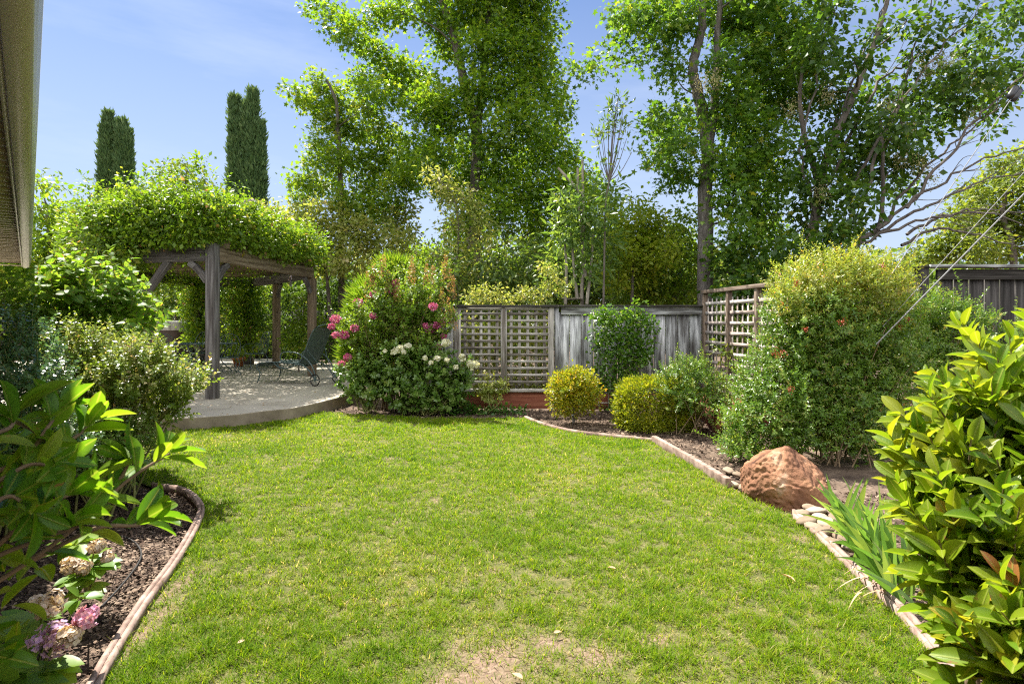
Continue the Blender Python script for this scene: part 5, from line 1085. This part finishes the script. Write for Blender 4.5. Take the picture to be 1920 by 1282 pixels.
plant('trellis_vine', 'bushy green vine trained on a pale fan trellis against the board fence', 'vine', gnd(1150, 9.3), [[gnd(1148, 9.3), W(1150, 740, 9.3), W(1158, 640, 9.3)], [gnd(1152, 9.3), W(1148, 720, 9.3), W(1180, 620, 9.3)]], .018,
      [(1125, 600, 16), (1150, 595, 19), (1185, 600, 20), (1210, 610, 16), (1140, 630, 20), (1175, 635, 23), (1208, 645, 17), (1130, 655, 16), (1160, 665, 20), (1190, 672, 20), (1150, 695, 16), (1180, 700, 13), (1145, 720, 13), (1135, 580, 8), (1192, 578, 10), (1130, 715, 10), (1155, 740, 11), (1148, 762, 8), (1160, 780, 8), (1112, 630, 8), (1222, 600, 8), (1205, 670, 13), (1125, 690, 11), (1172, 745, 8), (1190, 720, 10)], 9.25, LR, .044, 'vine', 1.05, 10, .09, extra=trellis, crownname='foliage', depth=.8)
def boxbush():
    D = 8.05; t = thing('clipped_bush', 'square clipped yellow green bush right of the trellis vine', 'bush', gnd(1225, D)); b = Bag(); tb = Bag()
    c = W(1226, 765, D) ; n = 1900; a = rng.uniform(0, 6.28, n); e = rng.uniform(-1, 1, n)
    v = np.column_stack([np.cos(a) * np.sqrt(1 - e * e), np.sin(a) * np.sqrt(1 - e * e), e]); sq = (np.abs(v) ** 4.5).sum(1) ** (-1 / 4.5)
    P = c + v * sq[:, None] * np.array([.47, .40, .385]) * (1 + .04 * rng.normal(size=(n, 1)) + .09 * vnoise(v, 2.1, 3)[:, None])
    P[:, 2] = np.maximum(P[:, 2], .05); clumpcloud(b, LQ, P, 11, .06, .034, .3, -.3, out=v, outw=1.1)
    for k in range(14): tube(tb, smoothpath([gnd(1225, D) + rng.normal(size=3) * [.05, .05, 0], c + rng.normal(size=3) * .08, P[random.randrange(n)]], 4), np.linspace(.010, .003, 9), 4)
    shoots(b, None, P[::34], v[::34] + [0, 0, .5], .11, 12, .036, LQ, .9, first=.1, wide=1.2)
    tb.build('stem', M['twig'], t); b.build('foliage', M['box'], t)
boxbush()
def nandina(name, label, base, canes, blobs, D, lf, mats, dens=1.0, berries=(), mixtop=None, jit=.15, cat='shrub', canerad=.008):
    """canes with sprays of pointed leaflets"""
    t = thing(name, label, cat, base); C, Rr = wb(blobs, D, jit=jit); tb = Bag(); b = Bag(); b2 = Bag()
    for k, (c, r) in enumerate(zip(C, Rr)):
        n = int(dens * 230 * (r / .25) ** 2) + 16; d = rdir(n); P = c + d * r * (rng.uniform(.25, 1.0, (n, 1)) ** .55); m = P[:, 2] > .05; P = P[m]; d = d[m]
        top = mixtop is not None and blobs[k][1] < mixtop
        shoots(b2 if top else b, None, P, d * .8 + rdir(len(P)) * .5 + [0, -.15, .45], lf * 4.2, 15, lf, LN, 1.15, wide=1.7, first=.05, updir=.8, bend=.4)
    for s in canes:
        base_ = np.array(base) + rng.normal(size=3) * [.18, .12, 0]; c = C[random.randrange(len(C))]; e = c + rng.normal(size=3) * .1
        m = base_ * .4 + e * .6 + [0, 0, .1]; pth = smoothpath([base_, m, e], 6); tube(tb, pth, np.linspace(canerad, canerad * .4, len(pth)), 5)
    for k in range(int(len(C) * 2.2)):      # long canes that stand out of the mass
        j = random.randrange(len(C)); d = unit(rdir(1)[0] + [0, -.2, .7]); P0 = C[j] + d * Rr[j] * .8
        top = mixtop is not None and blobs[j][1] < mixtop
        shoots(b2 if top else b, tb, [P0], [d], lf * 8, 26, lf * 1.1, LN, 1.15, wide=1.7, first=.3, updir=.8, bend=.5, srad=.003, sides=4)
    if b.n: b.build('foliage', M[mats[0]], t)
    if b2.n: b2.build('foliage', M[mats[1]], t)['label'] = 'yellow and orange tinted upper leaves'
    tb.build('cane', M['twig'], t, smooth=True)
    for px, py, r, d in berries:
        fb = Bag(); c = W(px, py, d); m = 42; rr = r / F * d * 1.1; P = c + rdir(m) * rr * rng.random((m, 1)) ** .7
        leaves(fb, LR, P, rdir(m), rdir(m), .013); fb.build('berry_cluster', M['berry'], t)
    return t
nandina('nandina_shrub', 'small open nandina with bare lower stems right of the square bush', gnd(1310, 7.55), range(16), [(1265, 725, 22), (1290, 705, 24), (1320, 715, 26), (1345, 735, 24), (1270, 755, 20), (1300, 750, 24), (1330, 760, 22), (1280, 690, 14), (1310, 690, 12), (1355, 755, 14), (1250, 705, 10)], 7.6, .034, ['nandina'], .6)
nandina('nandina_shrub', 'huge nandina mound with orange tinted top leaves and red berries', gnd(1560, 6.0), range(30),
        [(1475, 540, 26, .5), (1510, 524, 30, .4), (1550, 515, 32, .3), (1595, 512, 32, .2), (1640, 512, 30, .2), (1675, 525, 24, .2), (1500, 560, 44), (1540, 540, 54), (1600, 545, 54), (1650, 560, 40), (1475, 600, 40, .2), (1520, 605, 54), (1570, 610, 60), (1640, 620, 50), (1455, 655, 32, .2), (1500, 670, 54), (1560, 680, 60), (1630, 690, 56), (1420, 710, 36, .3), (1470, 730, 50), (1540, 740, 60), (1610, 750, 60), (1400, 770, 34, .2), (1450, 790, 44), (1520, 790, 50), (1590, 800, 56), (1390, 830, 26), (1430, 830, 28), (1480, 830, 26, .2), (1580, 840, 44, .2), (1640, 800, 50), (1400, 862, 20, -.2), (1430, 868, 18, -.3), (1380, 845, 18, 0), (1600, 870, 36, .1), (1550, 860, 34, .3), (1690, 600, 34, .1), (1690, 660, 40), (1680, 720, 44), (1405, 745, 24, .4), (1380, 800, 18)],
        6.1, .040, ['nandina', 'nandina_top'], .66, [(1463, 659, 13, 5.7), (1455, 664, 8, 5.65), (1580, 603, 9, 5.4), (1494, 530, 7, 5.7), (1510, 617, 6, 5.6), (1685, 611, 9, 5.9), (1703, 600, 8, 5.9), (1482, 730, 8, 5.5), (1655, 500, 9, 5.8)], 590, .12)
nandina('nandina_shrub', 'smaller nandina against the dark fence right of the big mound', gnd(1750, 6.6), range(10), [(1720, 600, 26), (1750, 590, 28), (1780, 600, 24), (1740, 640, 34), (1790, 640, 34), (1720, 680, 40), (1770, 690, 44), (1795, 575, 12), (1830, 600, 16), (1850, 620, 20), (1725, 575, 16)], 6.6, .036, ['nandina'], .8)

nandina('nandina_shrub', 'nandina growing along the dark fence outside the main mound', gnd(1990, 6.6), range(8), [(1950, 640, 40), (2010, 630, 40), (2060, 650, 40), (1980, 700, 44), (2040, 710, 44)], 6.6, .038, ['nandina'], .6)
# iris
def iris():
    t = thing('iris_clump', 'clump of pale green iris sword leaves leaning over the edging', 'plant', G(1630, 1080)); b = Bag(); dead = Bag()
    for (bx, by), nf in (((1600, 1010), 9), ((1625, 1050), 10), ((1650, 1085), 10), ((1680, 1120), 9), ((1640, 1020), 8), ((1585, 985), 7), ((1700, 1090), 6)):
        s0 = G(bx + 10, by)
        for k in range(int(nf * 1.6)):
            L_ = random.uniform(.30, .52); th = random.uniform(-.95, .35); dirv = np.array([math.sin(th) * .9, random.uniform(-.35, .35), math.cos(th)]); dirv = unit(dirv)
            s = s0 + rng.normal(size=3) * [.05, .05, 0]; w = random.uniform(.013, .020); n = 9; f = np.linspace(0, 1, n)
            sag = (f ** 2)[:, None] * np.array([dirv[0] * .10, dirv[1] * .1, -.10]) * random.uniform(.1, 1.4)
            pth = s + dirv * f[:, None] * L_ + sag; side = unit(np.cross(dirv, [rng.normal() * .4, 1, 0]) + rng.normal(size=3) * .15)
            ww = w * np.minimum(1, (1 - f) * 2.2 + .02) * 1.0
            V = np.concatenate([pth - side * ww[:, None], pth + np.array([0, -.002, 0]), pth + side * ww[:, None]]); i = np.arange(n - 1)
            b.add(V, np.vstack([np.column_stack([i, i + n, i + n + 1, i + 1]), np.column_stack([i + n, i + 2 * n, i + 2 * n + 1, i + n + 1])]), rnd=random.random())
    for k in range(10):
        s = G(random.uniform(1600, 1690), random.uniform(1030, 1140)); d = unit(np.array([random.uniform(-1, -.3), random.uniform(-.7, .4), .10])); f = np.linspace(0, 1, 6)[:, None]
        pth = s + [0, 0, .05] + d * f * random.uniform(.18, .32) + np.array([0, 0, -.06]) * f ** 2; side = np.array([-d[1], d[0], .2]) * .007 * (1.1 - f); n = 6; i = np.arange(5)
        dead.add(np.concatenate([pth - side, pth + side]), np.column_stack([i, i + n, i + n + 1, i + 1]), rnd=random.random())
    b.build('leaf_blades', M['iris'], t, smooth=True); dead.build('dry_blades', M['dry'], t, smooth=True)
iris()

# ------------------------------------------------------------------ shrubs on the left
def broad(name, label, base, D, blobs, size, mat, dens, leaf=LB, sl=.22, nl=9, up=.8, wide=1.0, bark='greentwig', jit=.2, lenmul=1, canes=2):
    t = thing(name, label, 'shrub', base); C, Rr = wb(blobs, D, jit=jit); tb = Bag(); b = Bag()
    for c, r in zip(C, Rr):
        n = int(dens * (r / .2) ** 2) + 5; d = rdir(n); P = c + d * r * (rng.uniform(.2, 1.0, (n, 1)) ** .5); m = P[:, 2] > .04; P = P[m]; d = d[m]
        shoots(b, tb, P, d * .7 + rdir(len(P)) * .4 + [.1, -.1, .7], sl, nl, size, leaf, 1.15, srad=.003, wide=wide, first=.05, updir=up, sides=4)
        for _ in range(canes):
            s = np.array(base) + rng.normal(size=3) * [.1, .1, 0]; m = s * .45 + c * .55 + [0, 0, .08]; pth = smoothpath([s, m, c], 5); tube(tb, pth, np.linspace(.010, .004, len(pth)), 5)
    b.build('foliage', M[mat], t, smooth=leaf is not LQ); tb.build('stem', M[bark], t, smooth=True); return t
broad('broad_leaf_shrub', 'shrub with large drooping heart shaped leaves in front of the pergola at left', gnd(150, 5.8), 5.8,
      [(120, 560, 34), (160, 550, 34), (200, 555, 34), (230, 570, 34), (250, 600, 30), (100, 600, 36), (150, 600, 40), (200, 610, 40), (240, 640, 30), (60, 570, 34), (30, 600, 40), (80, 640, 36), (150, 650, 40), (265, 620, 20), (120, 530, 20), (215, 535, 20)], .098, 'bigleaf', 17, LHY, .24, 7, jit=.3, wide=.95)
broad('blue_green_shrub', 'dense glossy blue green shrub at the left edge', gnd(20, 4.0), 4.0,
      [(0, 640, 50), (50, 650, 44), (20, 700, 50), (70, 700, 40), (0, 760, 50), (60, 760, 40), (90, 740, 30), (100, 800, 40), (60, 830, 50), (130, 850, 40), (0, 850, 60)], .030, 'bluegreen', 75, LQ, .14, 14, 1.0, wide=1.6)
broad('abelia_shrub', 'arching variegated abelia with cream and orange tinted leaves beside the patio', gnd(210, 4.9), 4.9,
      [(140, 660, 30), (190, 670, 34), (240, 690, 34), (290, 705, 30), (330, 710, 24), (120, 700, 34), (170, 720, 38), (230, 735, 38), (290, 745, 34), (340, 745, 22), (360, 730, 14), (140, 760, 36), (200, 780, 38), (260, 785, 34), (310, 775, 22), (230, 660, 22), (375, 718, 9), (280, 680, 20)], .038, 'abelia', 95, LQ, .20, 15, .9, wide=1.3, jit=.25)
broad('viburnum_shrub', 'dark green lower shrub below the abelia at the lawn edge', gnd(190, 4.4), 4.4,
      [(160, 810, 34), (210, 820, 34), (255, 830, 30), (180, 860, 36), (230, 870, 30), (130, 870, 40), (90, 880, 40), (270, 850, 18), (40, 890, 40)], .034, 'rose_leaf', 80, LQ, .15, 12, .9, wide=1.6)

# sprays of the abelia in front of the post
# ------------------------------------------------------------------ near glossy shrubs
def near_right():
    base = np.array([1.35, 1.55, 0]); t = thing('glossy_shrub', 'near shrub of yellow green glossy leaves filling the lower right corner', 'shrub', base)
    b = Bag(); tb = Bag()
    blobs = [(1930, 690, 40, 1.75), (1890, 755, 46, 1.7), (1830, 810, 46, 1.7), (1770, 845, 32, 1.75), (1745, 885, 38, 1.7), (1790, 850, 66, 1.6), (1860, 820, 80, 1.6), (1910, 780, 80, 1.6), (1715, 900, 36, 1.65), (1760, 930, 56, 1.55), (1830, 940, 80, 1.5), (1900, 920, 90, 1.5), (1730, 990, 36, 1.55), (1780, 1020, 56, 1.45), (1850, 1040, 76, 1.4), (1920, 1020, 90, 1.4),
             (1795, 1110, 46, 1.4), (1850, 1140, 66, 1.35), (1920, 1130, 80, 1.3), (1830, 1220, 46, 1.3), (1890, 1240, 66, 1.25), (1960, 1220, 80, 1.2), (1860, 1310, 56, 1.25), (1930, 1320, 80, 1.2), (2020, 740, 80, 1.7), (2040, 870, 90, 1.5), (2040, 1010, 90, 1.4), (2040, 1160, 90, 1.3), (2030, 1300, 90, 1.2)]
    for px, py, r, D in blobs:
        px += 12; c = W(px, py, D); rr = r / F * D; n = int(8 * (r / 70) ** 2) + 2; d = rdir(n); P = c + d * rr * rng.uniform(.2, .9, (n, 1))
        shoots(b, tb, P, d * .5 + rdir(n) * .35 + [-.45, -.1, 1.0], .16, 11, .090, LBIG, .75, wide=1.0, srad=.0034, first=.05, updir=.3)
        for _ in range(2):
            s = base + rng.normal(size=3) * [.12, .12, 0]; m = s * .45 + c * .55 + [.1, .05, -.05]; pth = smoothpath([s, m, c], 5); tube(tb, pth, np.linspace(.010, .004, len(pth)), 6)
    b.build('foliage', M['fore_r'], t, smooth=True); tb.build('stem', M['twig'], t, smooth=True)
near_right()
def near_left():
    base = np.array([-1.25, .95, 0]); t = thing('glossy_shrub', 'near dark green glossy branches reaching in from the left edge', 'shrub', base)
    b = Bag(); tb = Bag()
    br = [  # (from) -> (to), leaves near the tip
        [(-100, 1150, .85), (100, 1020, .9), (240, 900, .95), (318, 850, 1.0)], [(60, 1050, .9), (180, 990, .92), (250, 985, .95), (285, 975, .97)], [(-60, 900, .85), (60, 860, .9), (140, 820, .95), (175, 790, .98)],
        [(-100, 1000, .8), (20, 900, .85), (90, 800, .9), (115, 765, .95)], [(-120, 900, .8), (-20, 820, .82), (20, 800, .85), (30, 770, .88)],
        [(-80, 1100, .8), (20, 1000, .82), (100, 940, .85), (160, 920, .88)], [(-100, 950, .8), (0, 900, .82), (60, 870, .85), (110, 880, .85)],
        [(-120, 1050, .75), (-30, 960, .78), (20, 930, .8), (60, 960, .8)], [(-100, 820, .85), (-20, 780, .88), (50, 800, .9), (90, 830, .9)], [(100, 1000, .9), (200, 930, .95), (240, 870, .97), (235, 865, .97)], [(-100, 1100, .8), (0, 1040, .82), (80, 1010, .85), (150, 985, .86)]]
    for a in br:
        pth = smoothpath([W(*q) for q in a], 7); tube(tb, pth, np.linspace(.0045, .002, len(pth)), 6)
        L_ = len(pth); k0 = int(L_ * .30)
        for k in range(k0, L_, 3):
            d = unit(pth[min(k + 1, L_ - 1)] - pth[k - 1])
            th = k * 2.4; x = unit(np.cross(d, [0, 0, 1])); y = np.cross(d, x); rad = math.cos(th) * x + math.sin(th) * y
            Y = rad * .85 + d * .6 + [0, 0, .1]; N = d * .5 - rad * .3 + np.array([0, -.25, .75]) + rng.normal(size=3) * .25
            leaves(b, LBIG, [pth[k]], [Y], [N], random.uniform(.052, .072), 1.0)
        tipd = unit(pth[-1] - pth[-3])
        shoots(b, None, [pth[-1] - tipd * .03], [tipd + np.array([0, 0, .2])], .04, 5, .068, LBIG, .75, first=0, updir=.5)
    for px, py, D, n in ((0, 970, .95, 14), (-20, 880, .95, 10), (60, 910, 1.05, 10), (20, 1080, .95, 8), (-30, 1200, .9, 10)):
        c = W(px, py, D); P = c + rdir(n) * .06 * rng.random((n, 1)) ** .4
        leaves(b, LBIG, P, rdir(n) + [.5, 0, .3], rdir(n) * .6 + [0, -.4, .9], .066, 1.0)
    tube(tb, smoothpath([base, base + [.1, 0, .5], W(-90, 1000, .85)], 6), .014, 7)
    b.build('foliage', M['fore_l'], t, smooth=True); tb.build('stem', M['twig'], t, smooth=True)
near_left()

# hydrangeas in the left bed
def hydrangea(label, px, py, heads, lb):
    base = G(px, py); t = thing('hydrangea', label, 'hydrangea', base); b = Bag(); tb = Bag()
    for hx, hy, r, D, mt, lab in heads:
        c = W(hx, hy, D); tube(tb, smoothpath([base, (base + c) / 2 + [0, 0, .05], c], 5), .004, 5)
        fb = Bag(); rr = r / F * D; m = 110; d = rdir(m); lump = unit(rng.normal(size=(6, 3))) * .45 * rr; P = c + lump[rng.integers(0, 6, m)] + d * rr * rng.uniform(.5, .75, (m, 1)) * [1, 1, .8]
        for k in range(4):
            a = k * math.pi / 2; x = unit(np.cross(d, [.3, .2, 1])); y = np.cross(d, x)
            leaves(fb, LR, P, math.cos(a) * x + math.sin(a) * y + d * .25, d, .0145, 1.2, rnd=rng.random(m))
        o = fb.build('flower_head', M[mt], t); o['label'] = lab
    for hx, hy, r, D in lb:
        c = W(hx, hy, D); n = 9; d = rdir(n) * [1, 1, .4]; leaves(b, LHY, c + d * .02, d + [0, -.1, .1], rdir(n) * .3 + [0, -.2, 1], r / F * D * 1.5, .95)
        tube(tb, smoothpath([base, (base + c) / 2, c], 4), .003, 4)
    b.build('leaves', M['hyd_leaf'], t, smooth=True); tb.build('stem', M['greentwig'], t, smooth=True)
hydrangea('hydrangea with pink and fading lilac heads low in the left bed', 60, 1290, [(158, 1155, 24, 2.1, 'hyd_pink', 'bright pink round flower head'), (98, 1195, 36, 2.1, 'hyd_lilac', 'lilac flower head fading to tan'), (85, 1135, 30, 2.2, 'hyd_faded', 'faded beige flower head'), (130, 1190, 20, 2.05, 'hyd_faded', 'small tan flower head')],
          [(60, 1260, 50, 2.1), (10, 1200, 50, 2.15), (150, 1120, 20, 2.4), (50, 1170, 30, 2.35), (10, 1290, 60, 2.0)])
hydrangea('hydrangea with cream faded blooms farther back in the left bed', 165, 1120, [(133, 1058, 17, 2.65, 'hyd_faded', 'ragged cream flower head'), (154, 1064, 14, 2.65, 'hyd_faded', 'ragged cream flower head'), (180, 1022, 13, 2.75, 'hyd_faded', 'small cream flower head'), (202, 1042, 10, 2.75, 'hyd_faded', 'small cream flower head')],
          [(150, 1080, 24, 2.85), (175, 1060, 26, 2.9), (130, 1030, 24, 3.0), (190, 1055, 22, 2.95), (160, 1105, 22, 2.8), (140, 1020, 26, 3.0), (165, 1040, 24, 2.95)])

# ------------------------------------------------------------------ guy wires, drip stake, fallen leaves
def guy(label, a, c, rad, D0, D1, ins=False):
    p, q = W(*a, D0), W(*c, D1); q = p + (q - p) * 2.0; t = thing('guy_wire', label, 'cable', p); b = Bag(); tube(b, [p + (q - p) * s for s in np.linspace(0, 1, 12)], rad, 6); b.build('strand', M['wire'], t, smooth=True)
    if ins:
        f = ins / 2
        for off in (-.022, .026):
            b = Bag(); cc = p + (q - p) * f; d = unit(q - p); sd = unit(np.cross(d, [0, 1, 0])); r_ = [.012, .034, .038, .038, .034, .012]
            tube(b, [cc + sd * off + d * s for s in (-.085, -.07, -.03, .03, .07, .085)], r_, 12); b.build('insulator', M['black'], t, smooth=True)
guy('thin guy wire with black insulators running up to the right', (1650, 546), (1990, 48), .0045, 6.0, 6.4, .73)
guy('thin middle guy wire crossing in front of the dark fence', (1655, 612), (2000, 236), .0035, 5.9, 5.6)
guy('thick pale guy wire nearest the camera in front of the dark fence', (1640, 648), (2000, 282), .0065, 5.7, 5.2)
b = Bag(); p = G(1074, 806); beam(b, p, p + [0, 0, .18], .012, .012, up=(0, 1, 0)); beam(b, p + [0, 0, .181], p + [0, 0, .21], .03, .03, up=(0, 1, 0)); tag(b.build('sprinkler', M['tube'], origin=p), 'short black sprinkler riser by the round golden bush', 'sprinkler')
pth = smoothpath([G(110, 985), G(180, 1000), G(240, 1010), G(265, 1040), G(235, 1090), G(150, 1180)], 8); pth[:, 2] = .005
b = Bag(); tube(b, pth, .006, 6); tag(b.build('drip_hose', M['tube'], origin=pth[0], smooth=True), 'thin black drip hose lying on the left mulch', 'hose')
for k, (px, py, s, a) in enumerate(((1155, 1066, .055, 2.6), (1492, 1090, .11, 1.9), (980, 1272, .06, 2.4), (1038, 1186, .04, .4), (445, 1205, .035, .9))):
    b = Bag(); g = G(px, py, .03); leaves(b, LB, [g], [[math.cos(a), math.sin(a), .1]], [[.3, -.2, 1]], s, .8 if s < .1 else .3, rnd=[.2 + .15 * k])
    tag(b.build('dry_leaf', M['dry'], origin=g, smooth=True), ['curled tan leaf lying on the right half of the lawn', 'long straw coloured blade lying on the lawn near the iris', 'orange brown leaf at the bottom edge on bare soil', 'tan leaf beside the bare soil patch', 'small dry leaf on the left of the lawn'][k], 'leaf', 'fallen leaves on the lawn')

for o in list(bpy.data.objects):
    if '_base' in o.keys(): del o['_base']
